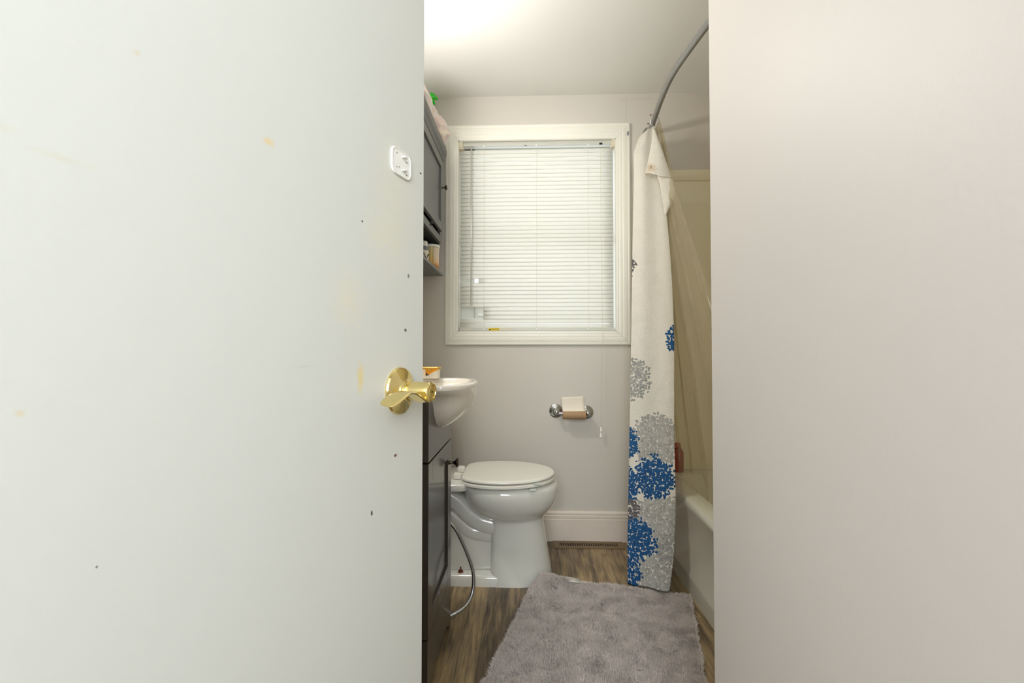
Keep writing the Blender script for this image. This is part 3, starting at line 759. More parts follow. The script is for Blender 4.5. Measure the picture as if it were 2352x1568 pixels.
# ------------------------------------------------------------------ TOILET  (axis along x, faces +x)
ty = 2.02
to_ = thing('toilet', 'white porcelain toilet with closed lid below the window', 'toilet', (-.2, ty, 0))
def ring(h_, xb, xf, hw, e=2.4, n=56, cx=None):
    cx = cx if cx is not None else xb + (xf - xb) * .42
    out = []
    for i in range(n):
        a = 2 * PI * i / n; c_, s_ = math.cos(a), math.sin(a)
        rx = (xf - cx) if c_ > 0 else (cx - xb)
        ee = 2.0 if c_ > 0 else e
        k = (abs(c_) ** ee + abs(s_) ** ee) ** (-1 / ee)
        out.append(Vector((cx + rx * c_ * k, ty + hw * s_ * k, h_)))
    return out
def ring_series(keys, sub=4):
    A = catmull([Vector((k[0], k[1], k[2])) for k in keys], sub); B = catmull([Vector((k[3], k[4] if len(k) > 4 else 2.4, 0)) for k in keys], sub)
    return [ring(a.x, a.y, a.z, b.x, b.y) for a, b in zip(A, B)]
keys = [(.0, -.158, .106, .122, 8), (.03, -.158, .104, .119, 8), (.10, -.158, .092, .110, 8), (.18, -.158, .078, .103, 7), (.235, -.162, .070, .100, 4.5), (.262, -.185, .074, .106, 2.8),
        (.285, -.225, .094, .134, 2.6), (.315, -.255, .119, .160, 2.5), (.35, -.272, .133, .176, 2.5), (.385, -.280, .135, .181, 2.5), (.404, -.278, .129, .176, 2.5), (.412, -.272, .118, .164, 2.5)]
bm = bmesh.new(); loft(bm, ring_series(keys)); local(to_, obj('bowl', bm, M['porcelain'], smooth=60))
# rear body, base flange, trapway
def slab(bm, x0, x1, hw, z0, z1, r=.012, e=5):
    def rg(z, d): return [Vector((x, ty + y, z)) for x, y in [((x0 + x1) / 2 + a, b) for a, b in rrect(x1 - x0 - d, hw * 2 - d, max(.004, .03 - d / 2), 6)]]
    loft(bm, [rg(z0, 0), rg(z1 - r, 0), rg(z1 - r * .3, r * .6), rg(z1, r * 2)])
bm = bmesh.new(); slab(bm, -.50, -.10, .119, 0, .046, .016); local(to_, obj('foot', bm, M['porcelain'], smooth=60))
bm = bmesh.new(); rings = []
for (x, z0, z1, hw) in ((-.50, .04, .30, .085), (-.40, .04, .30, .082), (-.30, .04, .25, .078), (-.22, .04, .20, .074), (-.150, .04, .19, .072)):
    rings.append([Vector((x, ty + a, (z0 + z1) / 2 + b)) for a, b in rrect(hw * 2, z1 - z0, .02, 5)])
loft(bm, rings); local(to_, obj('pedestal', bm, M['porcelain'], smooth=60))
bm = bmesh.new()
def band(path, hv, hw):
    P = catmull(path, 8); rings = []
    for i, p_ in enumerate(P):
        t = (P[min(i + 1, len(P) - 1)] - P[max(i - 1, 0)]).normalized(); nrm = Vector((-t.z, 0, t.x))
        rings.append([p_ + nrm * (math.copysign(abs(math.sin(a)) ** .62, math.sin(a)) * hv) + Vector((0, 1, 0)) * (math.copysign(abs(math.cos(a)) ** .5, math.cos(a)) * hw) for a in [2 * PI * k / 28 for k in range(28)]])
    loft(bm, rings)
band([(-.50, ty, .36), (-.40, ty, .375), (-.318, ty, .338), (-.255, ty, .280), (-.205, ty, .246), (-.13, ty, .226)], .042, .090)
band([(-.50, ty, .30), (-.40, ty, .305), (-.330, ty, .268), (-.265, ty, .215), (-.215, ty, .195), (-.13, ty, .188)], .036, .080)
local(to_, obj('trapway', bm, M['porcelain'], smooth=60))
bm = bmesh.new(); loft(bm, [[Vector((-.43 + a, ty + b, z)) for a, b in rrect(.36 - d, .29 - d, .03, 6)] for z, d in ((.396, .010), (.398, .002), (.401, 0), (.421, 0), (.4245, .003), (.426, .010))]); local(to_, obj('deck', bm, M['porcelain'], smooth=60))
bm = bmesh.new(); loft(bm, [[Vector((-.475 + a, ty + b, z)) for a, b in rrect(.20 - d, .42 - d, .035, 6)] for z, d in ((.43, .05), (.45, .012), (.60, .004), (.735, 0))]); local(to_, obj('tank', bm, M['porcelain'], smooth=60))
bm = bmesh.new(); loft(bm, [[Vector((-.475 + a, ty + b, z)) for a, b in rrect(.218 - d, .44 - d, .04, 6)] for z, d in ((.736, .004), (.740, 0), (.765, 0), (.775, .01), (.777, .02))]); local(to_, obj('tank_lid', bm, M['porcelain'], smooth=60))
# seat ring and lid
def dshape(z, g_, xb=-.282, xf=.118, hw=.183):
    out = []; cx = -.115; n = 64
    for i in range(n):
        a = 2 * PI * i / n; c_, s_ = math.cos(a), math.sin(a)
        if c_ >= 0: x = cx + (xf - g_ - cx) * c_; y = (hw - g_) * s_
        else:
            e = 9.0; k = (abs(c_) ** e + abs(s_) ** e) ** (-1 / e); x = cx + (cx - xb - g_) * c_ * k; y = (hw - g_) * s_ * k
            # squarer, slightly tapering back
            y *= 1 - .30 * min(1, max(0, (cx - x) / (cx - xb))) ** 2.2
        out.append(Vector((x, ty + y, z)))
    return out
bm = bmesh.new(); loft(bm, [dshape(z, g_) for z, g_ in ((.417, .014), (.4185, .003), (.422, -.0035), (.430, -.003), (.4335, .003), (.4345, .014))]); seat = local(to_, obj('seat', bm, M['seat'], smooth=50))
bm = bmesh.new(); loft(bm, [dshape(z, g_) for z, g_ in ((.4368, .016), (.438, .004), (.441, 0), (.446, .0005), (.4495, .004), (.4508, .010), (.4515, .03), (.452, .08))]); lid = local(to_, obj('lid', bm, M['seat'], smooth=50))
for yy in (ty - .048, ty + .068):
    bm = bmesh.new(); loft(bm, [[Vector((-.303 + a, yy + b, z)) for a, b in rrect(.036 - d, .034 - d, .01, 5)] for z, d in ((.4275, 0), (.444, 0), (.449, .006))]); local(to_, obj('hinge_cap', bm, M['seat'], smooth=50))
q = atx(1219, 1119, .0)
for (zz0, zz1, xx, yy) in ((.4342, .4372, .040, ty - .142), (.4135, .4172, .020, ty - .158)):
    local(to_, box('bumper', (xx - .014, xx + .014, yy - .016, yy + .008, zz0, zz1), M['rubber'], bevel=.0008))
bpos = at(1058, 1322, 1.925)
bm = bmesh.new(); lathe(bm, [(.013, 0), (.013, .003), (.011, .004)], 24, Matrix.Translation((bpos.x, 1.925, .0455))); bw = local(to_, obj('bolt_washer', bm, M['boltcap'], smooth=40))
bm = bmesh.new(); lathe(bm, [(.0115, .0), (.009, .005), (.004, .010), (.003, .011), (.0028, .020), (.002, .021)], 16, Matrix.Translation((bpos.x, 1.925, .0495))); local(bw, obj('bolt', bm, M['rust'], smooth=50))

# supply hose
hm = mat('braided_steel', (196, 200, 204), .3, 1); h = N(hm); tc = h.new('ShaderNodeTexCoord')
wv = h.new('ShaderNodeTexWave', wave_type='BANDS', bands_direction='Z'); wv.inputs['Scale'].default_value = 90; wv.inputs['Distortion'].default_value = 2; h.link(tc.outputs['Object'], wv.inputs[0]); h.bump(wv.outputs[0], .22, .001, h.n['Principled BSDF'])
bm = bmesh.new()
hp = [Vector((-.56, 1.80, .30)), Vector((-.46, 1.76, .385)), Vector((-.36, 1.735, .385)), at(1040, 1206, 1.73), at(1062, 1245, 1.74), at(1082, 1295, 1.75), at(1088, 1330, 1.75), at(1083, 1367, 1.735), at(1068, 1393, 1.70), at(1040, 1411, 1.672), Vector((-.33, 1.655, .0085)), Vector((-.42, 1.66, .0085)), Vector((-.50, 1.70, .02)), Vector((-.575, 1.76, .10))]
for p_ in hp: p_.z = max(p_.z, .0085)
tube(bm, hp, .0066, 12, 8); tag(obj('supply_hose', bm, hm, smooth=60), 'braided steel water hose looping in front of the toilet base', 'hose')

# ------------------------------------------------------------------ TOILET PAPER HOLDER
hl = thing('toilet_paper_holder', 'chrome toilet paper holder on the grey wall under the window', 'paper holder', (.235, D, .66))
pL, pR = at(1277, 943, D - .004), at(1347, 946, D - .004)
for p_ in (pL, pR):
    m_ = frame((p_.x, D - .0005, p_.z), (0, -1, 0), (1, 0, 0))
    bm = bmesh.new(); lathe(bm, [(.0355, 0), (.0355, .003), (.031, .007), (.0255, .008), (.024, .012), (.019, .014), (.014, .018), (.0095, .024), (.0085, .052)], 40, m_); po = local(hl, obj('post', bm, M['chrome'], smooth=35))
    bm = bmesh.new(); lathe(bm, [(.003, .049), (.0098, .053), (.0128, .060), (.0128, .065), (.0098, .072), (.003, .0755)], 28, m_); local(po, obj('finial', bm, M['chrome'], smooth=60))
zc = (pL.z + pR.z) / 2 - .002; yr = D - .062
bm = bmesh.new(); tube(bm, [(pL.x + .003, yr, zc), (pR.x - .003, yr, zc)], .0075, 16, smooth=False); local(hl, obj('spindle', bm, M['chrome'], smooth=50))
tp_ = thing('toilet_paper_roll', 'nearly empty toilet roll, brown cardboard core with last white sheet standing up', 'toilet roll', (0, 0, 0))
ca, cb = at(1292.5, 953, yr), at(1345, 952, yr); rc = .0215
tp_.location = ((ca.x + cb.x) / 2, yr, (ca.z + cb.z) / 2)
lw = (cb.x - ca.x) / 2
zoff = zc - .0 - tp_.location.z
bm = bmesh.new(); rings = []
for x, r in ((-lw, rc - .0015), (-lw, rc), (lw, rc), (lw, rc - .0015), (lw, rc - .002), (-lw, rc - .002)):
    rings.append([(x, r * math.cos(2 * PI * k / 40), r * math.sin(2 * PI * k / 40)) for k in range(40)])
rings.append(rings[0]); loft(bm, rings, False, False); obj('cardboard_core', bm, M['card'], tp_, smooth=40)
bm = bmesh.new(); rings = []
zt_ = at(1316, 911, yr).z - tp_.location.z
path = []
for k in range(9):                                  # wraps half way up the front, then stands
    a = math.radians(-168 - 80 * k / 8); path.append((math.cos(a) * (rc + .0012), math.sin(a) * (rc + .0012)))
path = [(-math.cos(math.radians(58 + 7 * k)) * (rc + .0012), math.sin(math.radians(58 + 7 * k)) * (rc + .0012)) for k in range(5)]
z0_ = path[-1][1]; y0_ = path[-1][0]
for k in range(1, 9): path.append((y0_ + .004 * k / 8 + .003 * math.sin(k / 8 * PI), z0_ + (zt_ - z0_) * k / 8))
for x0_ in range(9):
    t = x0_ / 8; x = -lw + 2 * lw * t
    rings.append([(x - .004 * max(0, (z - .02) / .05) - .001, y, z + (t - .5) * .006 * max(0, z / zt_)) for y, z in path])
loft(bm, rings, closed=False); obj('paper_sheet', bm, M['paper'], tp_, smooth=80, solid=.0012)

# ------------------------------------------------------------------ FLOOR REGISTER
rg_ = thing('floor_vent', 'brown slotted metal floor register along the baseboard', 'vent', (.305, 2.318, 0))
xa, xb_, ya, yb_ = .128, .480, 2.282, 2.362; sa, sb_ = .158, .450; s0, s1 = 2.305, 2.342
bm = bmesh.new(); zz = .0045
bx(bm, xa, xb_, ya, s0, .0003, zz); bx(bm, xa, xb_, s1, yb_, .0003, zz); bx(bm, xa, sa, s0, s1, .0003, zz); bx(bm, sb_, xb_, s0, s1, .0003, zz)
nb = 25
for k in range(nb):
    x = sa + (sb_ - sa) * (k + .5) / nb; w2 = .0029
    vs = bx(bm, x - w2, x + w2, s0, s1, .001, zz)
    for v in vs:
        if v.co.y > s0 + .01: v.co.x -= .004
local(rg_, obj('grille', bm, M['register'], bevel=.0008))
local(rg_, box('duct_shade_sheet', (sa - .004, sb_ + .002, s0, s1, .0002, .0009), M['black']))  # flat black sheet under the slots, painted in place of shade inside the duct

# ------------------------------------------------------------------ TUB AND SURROUND
TX0, TX1, TY0, TY1, TH = .652, 1.41, .862, D - .004, .373
tub = thing('bathtub', 'white alcove bathtub behind the shower curtain', 'bathtub', ((TX0 + TX1) / 2, (TY0 + TY1) / 2, 0))
def rr3(x0, x1, y0, y1, r, z): return [Vector(((x0 + x1) / 2 + a, (y0 + y1) / 2 + b, z)) for a, b in rrect(x1 - x0, y1 - y0, r, 8)]
bm = bmesh.new()
loft(bm, [rr3(TX0 + .0, TX1, TY0, TY1, .004, 0), rr3(TX0, TX1, TY0, TY1, .004, .06), rr3(TX0 - .0, TX1, TY0, TY1, .004, .072), rr3(TX0 + .006, TX1, TY0, TY1, .004, .085), rr3(TX0 + .006, TX1, TY0, TY1, .004, TH - .05), rr3(TX0 - .004, TX1, TY0, TY1, .006, TH - .032), rr3(TX0 - .006, TX1, TY0, TY1, .01, TH - .012),
          rr3(TX0 + .000, TX1, TY0, TY1, .012, TH - .002), rr3(TX0 + .010, TX1, TY0, TY1, .014, TH), rr3(TX0 + .072, TX1 - .05, TY0 + .08, TY1 - .075, .10, TH), rr3(TX0 + .082, TX1 - .06, TY0 + .09, TY1 - .085, .10, TH - .006),
          rr3(TX0 + .095, TX1 - .07, TY0 + .10, TY1 - .10, .10, TH - .05), rr3(TX0 + .13, TX1 - .11, TY0 + .14, TY1 - .20, .09, .10), rr3(TX0 + .17, TX1 - .15, TY0 + .19, TY1 - .26, .07, .07)], cap0=False)
local(tub, obj('tub_body', bm, M['tub'], smooth=40))
su = thing('tub_surround', 'yellowed cream acrylic wall surround above the bathtub', 'shower surround', (1.04, D, TH))
zt1 = at(1590, 415, D - .02).z; zt2 = at(1590, 388, D - .02).z; zl = at(1600, 467, D - .02).z
bm = bmesh.new()
pf = [(D - .001, TH + .001), (D - .012, TH + .001), (D - .012, zl - .01), (D - .016, zl), (D - .012, zl + .008), (D - .012, zt1), (D - .022, zt1 + .004), (D - .030, zt1 + .02), (D - .030, zt2 - .02), (D - .022, zt2 - .004), (D - .001, zt2)]
loft(bm, [[(x, y, z) for y, z in pf] for x in (TX0 + .012, TX1 - .002)]); local(su, obj('back_panel', bm, M['surround'], smooth=35))
bm = bmesh.new(); loft(bm, [[(TX1 + .008 - (D - y) * .6, yy, z) for y, z in pf] for yy in (.87, D - .032)]); local(su, obj('side_panel', bm, M['surround'], smooth=35))
# maroon bottle standing on the tub's far rim
c = at(1556, 1055, 2.30)
mb = thing('shampoo_bottle', 'maroon bottle standing on the bathtub rim beside the curtain', 'bottle', (.741, 2.325, TH + .001))
bm = bmesh.new(); hgt = .142
loft(bm, [[(x, y, z) for x, y in rrect(.075 - d, .042 - d, .012, 5)] for z, d in ((0, .004), (.004, 0), (.098, 0), (.112, .012), (.118, .03))]); obj('body', bm, M['maroon'], mb, smooth=40)
bm = bmesh.new(); loft(bm, [[(x, y, z) for x, y in rrect(.05 - d, .032 - d, .010, 5)] for z, d in ((.1182, .0), (.138, 0), (.142, .004))]); obj('cap', bm, mat('maroon_cap', (160, 70, 56), .5), mb, smooth=40)

# ------------------------------------------------------------------ SHOWER ROD
RZ = 2.112
rod = thing('shower_rod', 'curved brushed nickel shower curtain rod over the tub', 'shower rod', (.63, D, RZ))
RPc = [Vector(p_) for p_ in ((.634, D - .001, 2.112), (.625, 2.272, 2.110), (.601, 2.05, 2.107), (.587, 1.85, 2.097), (.590, 1.64, 2.074), (.606, 1.43, 2.058), (.64, 1.2, 2.066), (.675, 1.02, 2.092), (.70, .858, 2.112))]
bm = bmesh.new(); tube(bm, RPc, .0125, 20, 8); local(rod, obj('rod', bm, M['nickel'], smooth=60))
bm = bmesh.new(); lathe(bm, [(.033, .0005), (.033, .006), (.026, .012), (.018, .022), (.0175, .036), (.016, .038)], 36, frame((RPc[0].x, D, RZ), (0, -1, 0))); local(rod, obj('flange', bm, M['nickel'], smooth=35))
bm = bmesh.new(); lathe(bm, [(.033, .0005), (.033, .006), (.026, .012), (.018, .022)], 36, frame((.70, .857, RZ), (0, 1, 0))); local(rod, obj('flange', bm, M['nickel'], smooth=35))
rodC = catmull(RPc, 8)
def rod_at(Y): return min(rodC, key=lambda q: abs(q.y - Y))
# rings
for k, (Y, lab) in enumerate(((2.205, 'thin wire ring on the rod nearest the camera, carrying the curtain top corner'), (2.29, 'thin wire curtain ring on the rod, close to the far wall'))):
    c = rod_at(Y); rgm = thing('curtain_ring', lab, 'curtain ring', (c.x, Y, RZ - .016), 0, 'curtain rings on the shower rod')
    bm = bmesh.new(); pts = [(.021 * math.cos(a), .004 * math.sin(2 * a), .029 * math.sin(a)) for a in [2 * PI * i / 28 for i in range(29)]]
    tube(bm, pts, .0013, 8, 1, smooth=False); obj('wire', bm, M['chrome'], rgm, smooth=60)
    bm = bmesh.new(); lathe(bm, [(.0005, -.004), (.003, -.003), (.0042, 0), (.003, .003), (.0005, .004)], 12, Matrix.Translation((-.020, 0, .026))); obj('bead', bm, mat('red_bead', (130, 50, 60), .4), rgm, smooth=60)

# ------------------------------------------------------------------ SHOWER CURTAIN
CM = curtain_material()
rows = [  # py left, pxL, YL, py right, pxR, YR
    (1341, 1440, 1.905, 1362, 1538, 1.832), (1300, 1439.5, 1.915, 1320, 1543, 1.845), (1250, 1439, 1.925, 1270, 1549, 1.855), (1200, 1440, 1.935, 1215, 1551.5, 1.868), (1140, 1441, 1.95, 1150, 1553, 1.885),
    (1060, 1442.5, 1.97, 1065, 1550.5, 1.91), (970, 1444, 1.995, 970, 1549, 1.94), (880, 1446, 2.015, 880, 1548.5, 1.97), (790, 1447.5, 2.035, 790, 1549, 2.0), (700, 1448.5, 2.055, 700, 1546.5, 2.03),
    (600, 1450.5, 2.08, 600, 1541, 2.06), (520, 1452, 2.10, 520, 1534, 2.08), (460, 1453.5, 2.115, 460, 1528, 2.10), (410, 1455, 2.13, 410, 1523, 2.12), (375, 1455, 2.14, 375, 1520, 2.14), (350, 1453, 2.15, 345, 1516, 2.155), (338, 1460, 2.16, 325, 1511, 2.17), (322, 1464, 2.175, 310, 1507, 2.185), (312, 1470, 2.19, 298, 1503, 2.20), (302, 1482, 2.20, 289, 1501, 2.207)]
bm = bmesh.new(); uvl = bm.loops.layers.uv.new('UVMap')
NU = 26; grid = []; uvs = []
for ri, (yl, xl, Yl, yr_, xr, Yr) in enumerate(rows):
    L = at(xl, yl, Yl); Rr = at(xr, yr_, Yr); line = []; us = []
    wdt = (Rr - L).length
    fr = ri / (len(rows) - 1)
    nrm = Vector((-(Rr - L).y, (Rr - L).x, 0)).normalized()
    if nrm.y > 0: nrm = -nrm
    # a free hem stub behind the right edge
    for k in range(NU + 1):
        t = k / NU; p_ = Rr.lerp(L, t)
        p_ += nrm * (.008 * math.sin(t * PI) + .006 * math.sin(t * PI * 3 + fr * 2) * (1 - .5 * fr))
        # hanging between: curve of hem
        line.append(p_); us.append(.2 * (1 - t) if fr < .95 else .2 * (1 - t))
    # folds behind, running to the wall
    spread = 1 - .75 * fr
    cur = L.copy(); uacc = 0
    sl = L.x / L.y; Y1, Y2, Y3, Y4 = [min(2.345, L.y + q_) for q_ in (.055 + .03 * spread, .10 + .05 * spread, .13 + .09 * spread, .16 + .14 * spread)]
    tgt = [(Rr.x - .012, Y1), (sl * Y2 + .012, Y2), (Rr.x - .01, Y3), (sl * Y4 + .02, Y4)]
    for (X, Y) in tgt:
        Y = min(Y, 2.345); q = Vector((X, Y, L.z + (Rr.z - L.z) * .5)); 
        for k in range(1, 9):
            t = k / 8; tt = t; s_ = math.sin(t * PI)
            p_ = cur.lerp(q, t); line.append(p_); uacc += (q - cur).length / 8; us.append(-uacc if False else .25 + uacc)
        cur = q
    # u continues round the left edge: remap so that it decreases through 0
    nb_ = NU + 1; base_u = 0
    us = us[:nb_] + [-(u_ - .25) for u_ in us[nb_:]]
    grid.append([bm.verts.new(p_) for p_ in line]); uvs.append([(u_, line[i].z) for i, u_ in enumerate(us)])
for i in range(len(grid) - 1):
    for k in range(len(grid[0]) - 1):
        f = bm.faces.new((grid[i][k], grid[i][k + 1], grid[i + 1][k + 1], grid[i + 1][k]))
        for lp_, (a, b) in zip(f.loops, ((i, k), (i, k + 1), (i + 1, k + 1), (i + 1, k))): lp_[uvl].uv = uvs[a][b]
cu = thing('shower_curtain', 'white embossed shower curtain with blue and grey flower prints, bunched at the wall', 'shower curtain', (.55, 2.1, .02))
local(cu, obj('curtain_panel', bm, CM, smooth=80, subsurf=1, solid=.0012))
# folded-over top corner
def sheet(name, cols, rowsn, fn, m, par, uvf=None, solid=.001):
    bm = bmesh.new(); uvl = bm.loops.layers.uv.new('UVMap'); g_ = []; U_ = []
    for i in range(rowsn + 1):
        a = []; b = []
        for k in range(cols + 1):
            p_, uv_ = fn(k / cols, i / rowsn); a.append(bm.verts.new(p_)); b.append(uv_)
        g_.append(a); U_.append(b)
    for i in range(rowsn):
        for k in range(cols):
            f = bm.faces.new((g_[i][k], g_[i][k + 1], g_[i + 1][k + 1], g_[i + 1][k]))
            for lp_, (a, b) in zip(f.loops, ((i, k), (i, k + 1), (i + 1, k + 1), (i + 1, k))): lp_[uvl].uv = U_[a][b]
    return local(par, obj(name, bm, m, smooth=80, subsurf=1, solid=solid))
A0, A1 = at(1499, 296, 2.17), at(1503, 297, 2.165)
Lc = [at(1499, 296, 2.168), at(1496, 330, 2.135), at(1489, 365, 2.105), at(1481, 398, 2.085)]
Rc = [at(1504, 297, 2.160), at(1517, 332, 2.115), at(1531, 372, 2.085), at(1544, 412, 2.065)]
Lc, Rc = catmull(Lc, 6), catmull(Rc, 6)
def flap(u, v):
    i = min(int(v * (len(Lc) - 1) + .5), len(Lc) - 1); p_ = Lc[i].lerp(Rc[i], u)
    p_.y -= .014 * math.sin(u * PI) * (.3 + v); p_.z += -.004 * math.sin(u * PI) * v + .003 * math.sin(u * 9) * v
    return p_, (-5.27 + .12 * u, 1.83 + .24 * (1 - v))
sheet('folded_corner', 12, 18, flap, CM, cu, solid=.0015)
L2 = catmull([at(1508, 400, 2.075), at(1516, 430, 2.075), at(1521, 460, 2.075), at(1527, 494, 2.075)], 6)
R2 = catmull([at(1544, 412, 2.062), at(1552, 430, 2.062), at(1548, 455, 2.066), at(1529, 496, 2.074)], 6)
def flap2(u, v):
    i = min(int(v * (len(L2) - 1) + .5), len(L2) - 1); p_ = L2[i].lerp(R2[i], u); p_.y -= .006 * math.sin(u * PI)
    return p_, (-5.8 + .1 * u, 1.8 - .15 * v)
sheet('folded_edge', 8, 18, flap2, CM, cu, solid=.0012)

# ------------------------------------------------------------------ CLEAR LINER
LM = sheer('yellowed_vinyl', (232, 226, 208), .80, .12, .45)
ln = thing('shower_liner', 'clear yellowed plastic shower liner hanging into the tub behind the curtain', 'shower liner', (.7, 2.1, .36))
NR, NC = 46, 90
def liner(u, v):
    z = 2.085 - (2.085 - .20) * v
    k = min(1, v * 1.55) ** .75                     # spread as it falls
    yn = 2.19 - .72 * k * (.35 + .65 * v ** .4); yf = 2.30
    Y = yf + (yn - yf) * u
    X0 = .636 + .016 * min(1, v * 3) + .088 * min(1, max(0, (v - .30) / .55)) ** 1.0
    amp = .005 + .009 * k
    X = X0 + amp * math.sin(u * 30 + 2.2 * math.sin(v * 2.4)) + .5 * amp * math.sin(u * 67 + v * 4)
    Y += .010 * math.sin(u * 25 + v * 3) * k
    X += .008 * noise.noise(Vector((u * 9, v * 5, 0)))
    X = max(X, .742) if z < .44 else X
    return Vector((X, Y, z)), (u, v)
sheet('liner_sheet', NC, NR, liner, LM, ln, solid=None)

# ------------------------------------------------------------------ RUG
rug = thing('bath_rug', 'grey shaggy bath rug lying skewed on the wood floor, corner curled at the toilet', 'rug', (.2, 1.5, 0))
TL, TR = Vector((.040, 1.975)), Vector((.638, 1.829)); dn = Vector((-.252, -.968)); RL = .92
def rug_pt(u, v):
    p_ = TL.lerp(TR, u) + dn * RL * v
    # rounded corners
    z = .004
    d = math.hypot(u * .62, v * RL)
    cur = max(0, 1 - d / .17)
    p_ = p_ + Vector((.012, -.075)) * cur ** 1.4
    z += .050 * cur ** 1.3
    z += .006 * max(0, noise.noise(Vector((p_.x * 5, p_.y * 5, 1))))
    p_ = p_ + Vector((.003 * noise.noise(Vector((v * 9, 3, u * 2))), .003 * noise.noise(Vector((u * 8, 7, v * 2)))))
    return p_.x, p_.y, z
def pile_h(x, y):
    n1 = noise.noise(Vector((x * 9, y * 9, 0))); n2 = noise.noise(Vector((x * 30, y * 30, 3)))
    r = 1 - abs(noise.noise(Vector((x * 6.5 + .8 * n1, y * 6.5, 8)))) * 7; r = max(0, r)
    return .016 + .004 * n1 + .004 * n2 - .008 * r
bm = bmesh.new(); NX, NY = 90, 130; rings = []
T_ = []
for i in range(NY + 1):
    T_.append([])
    for k in range(NX + 1):
        x, y, z = rug_pt(k / NX, i / NY); e = min(k, NX - k, i, NY - i)
        T_[-1].append(bm.verts.new((x, y, z + pile_h(x, y) * (.55 if e else .25))))
for i in range(NY):
    for k in range(NX): bm.faces.new((T_[i][k], T_[i][k + 1], T_[i + 1][k + 1], T_[i + 1][k]))
Bv = []
for i in range(NY + 1):
    Bv.append([bm.verts.new((rug_pt(k / NX, i / NY)[0], rug_pt(k / NX, i / NY)[1], max(.0008, rug_pt(k / NX, i / NY)[2] - .003))) for k in (0, NX)])
for i in range(NY):
    bm.faces.new((T_[i][0], T_[i + 1][0], Bv[i + 1][0], Bv[i][0])); bm.faces.new((T_[i][NX], Bv[i][1], Bv[i + 1][1], T_[i + 1][NX]))
RM = rug_material('rug_backing', (132, 122, 124), (104, 96, 102)); PM = rug_material('rug_pile_fibre', (200, 191, 184), (148, 138, 140))
local(rug, obj('rug_base', bm, RM, smooth=80))
rng = np.random.default_rng(5); NB = 270000
uu = rng.random(NB); vv = rng.random(NB) * .80
co = np.empty((NB * 4, 3), np.float32)
for i in range(NB):
    u, v = float(uu[i]), float(vv[i]); x, y, z = rug_pt(u, v); hgt = pile_h(x, y)
    cr = abs(noise.noise(Vector((x * 7 + 1.1 * noise.noise(Vector((x * 11, y * 11, 4))), y * 7, 31)))); sp = noise.noise(Vector((x * 26, y * 26, 51)))
    thin = cr < .009 or sp > .60
    a = 2.2 + 2.6 * noise.noise(Vector((x * 16, y * 16, 11))) + rng.normal() * 1.0
    ln_ = (.006 + .34 * hgt) * (.7 + .6 * rng.random()) * (.35 if thin else 1); lean = .5 + .35 * noise.noise(Vector((x * 22, y * 22, 20)))
    ex = 0.0; ey = 0.0
    if u < .012: ex -= .7
    if u > .988: ex += .7
    if v < .008: ey += .7
    dx, dy = math.cos(a) * lean + ex, math.sin(a) * lean + ey
    wa = rng.random() * 6.28; wx, wy = math.cos(wa) * .00065, math.sin(wa) * .00065
    zb_ = z + hgt * (.2 if thin else .42); zt2_ = max(.004, zb_ + ln_ * (1.05 - lean * .45))
    co[4 * i] = (x - wx, y - wy, zb_); co[4 * i + 1] = (x + wx, y + wy, zb_)
    co[4 * i + 2] = (x + wx * .5 + dx * ln_ * .8, y + wy * .5 + dy * ln_ * .8, zt2_); co[4 * i + 3] = (x - wx * .5 + dx * ln_ * .8, y - wy * .5 + dy * ln_ * .8, zt2_)
me = bpy.data.meshes.new('pile'); me.vertices.add(NB * 4); me.loops.add(NB * 4); me.polygons.add(NB)
me.vertices.foreach_set('co', co.ravel()); me.loops.foreach_set('vertex_index', np.arange(NB * 4, dtype=np.int32)); me.polygons.foreach_set('loop_start', np.arange(0, NB * 4, 4, dtype=np.int32))
me.update(calc_edges=True); me.materials.append(PM)
po = bpy.data.objects.new('pile', me); COL.objects.link(po); po['kind'] = 'stuff'; local(rug, po)
c0 = at(1301, 1328, 1.95); q0, q1 = Vector((.150, 1.925)), Vector((.205, 1.912))
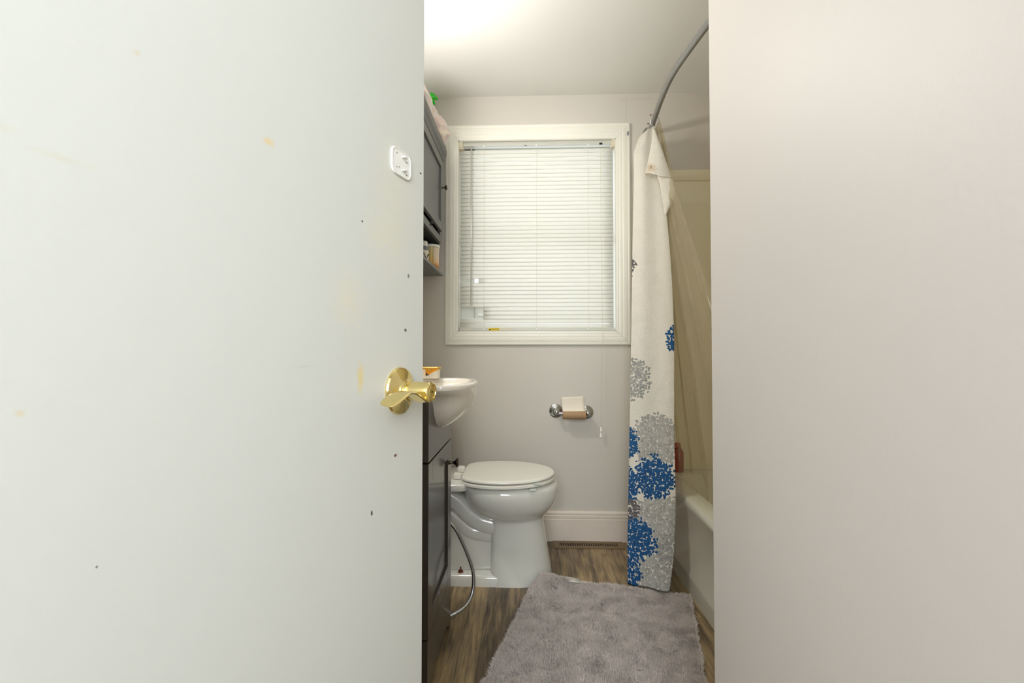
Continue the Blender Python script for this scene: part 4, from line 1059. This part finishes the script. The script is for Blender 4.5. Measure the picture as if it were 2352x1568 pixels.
bm = bmesh.new(); a0, a1, a2, a3 = [Vector((*v_, z_)) for v_, z_ in (((.161, 1.920), .020), ((.216, 1.907), .020), ((.216, 1.972), .008), ((.161, 1.984), .008))]
n_ = 8; R = []
for i in range(n_ + 1):
    t = i / n_; R.append([a0.lerp(a3, t) + Vector((0, 0, .004 * math.sin(t * PI))), a1.lerp(a2, t) + Vector((0, 0, .004 * math.sin(t * PI)))])
loft(bm, R, closed=False); local(rug, obj('care_tag', bm, M['tag'], smooth=60, solid=.0006))

# ------------------------------------------------------------------ LIGHT
W = bpy.data.worlds.new('sky'); S.world = W; W.use_nodes = True
bg = W.node_tree.nodes['Background']; bg.inputs[0].default_value = (.86, .93, 1.0, 1); bg.inputs[1].default_value = 1.2
def lamp(name, kind, loc, power, color, size=.1, rot=(0, 0, 0), size_y=None):
    l = bpy.data.lights.new(name, kind); l.energy = power; l.color = color
    if kind == 'AREA':
        l.size = size
        if size_y: l.shape = 'RECTANGLE'; l.size_y = size_y
    else: l.shadow_soft_size = size
    o = bpy.data.objects.new(name, l); COL.objects.link(o); o.location = loc; o.rotation_euler = rot; return o
lamp('vanity_lamp', 'POINT', (-.48, 1.44, 1.87), 10.4, (1.0, .965, .92), .06)
lamp('hall_fill_light', 'AREA', (-.08, -1.3, 1.6), 26, (.88, .945, 1.0), 1.0, (math.radians(80), 0, math.radians(4)))  # added fill light at mid height behind the camera, evens out door and bathroom

# ------------------------------------------------------------------ CAMERA
cam = bpy.data.cameras.new('camera'); co_ = bpy.data.objects.new('camera', cam); COL.objects.link(co_)
cam.sensor_width = 36; cam.lens = F / 2352 * 36; cam.clip_start = .02
co_.location = (0, 0, H); co_.rotation_euler = (PI / 2 + PIT, 0, YAW)
S.camera = co_
vs_ = S.view_settings; vs_.view_transform = 'Standard'; vs_.look = 'None'; vs_.exposure = 1.0; vs_.gamma = 1; vs_.use_curve_mapping = False
S.cycles.max_bounces = 12; S.cycles.diffuse_bounces = 7; S.cycles.transparent_max_bounces = 16
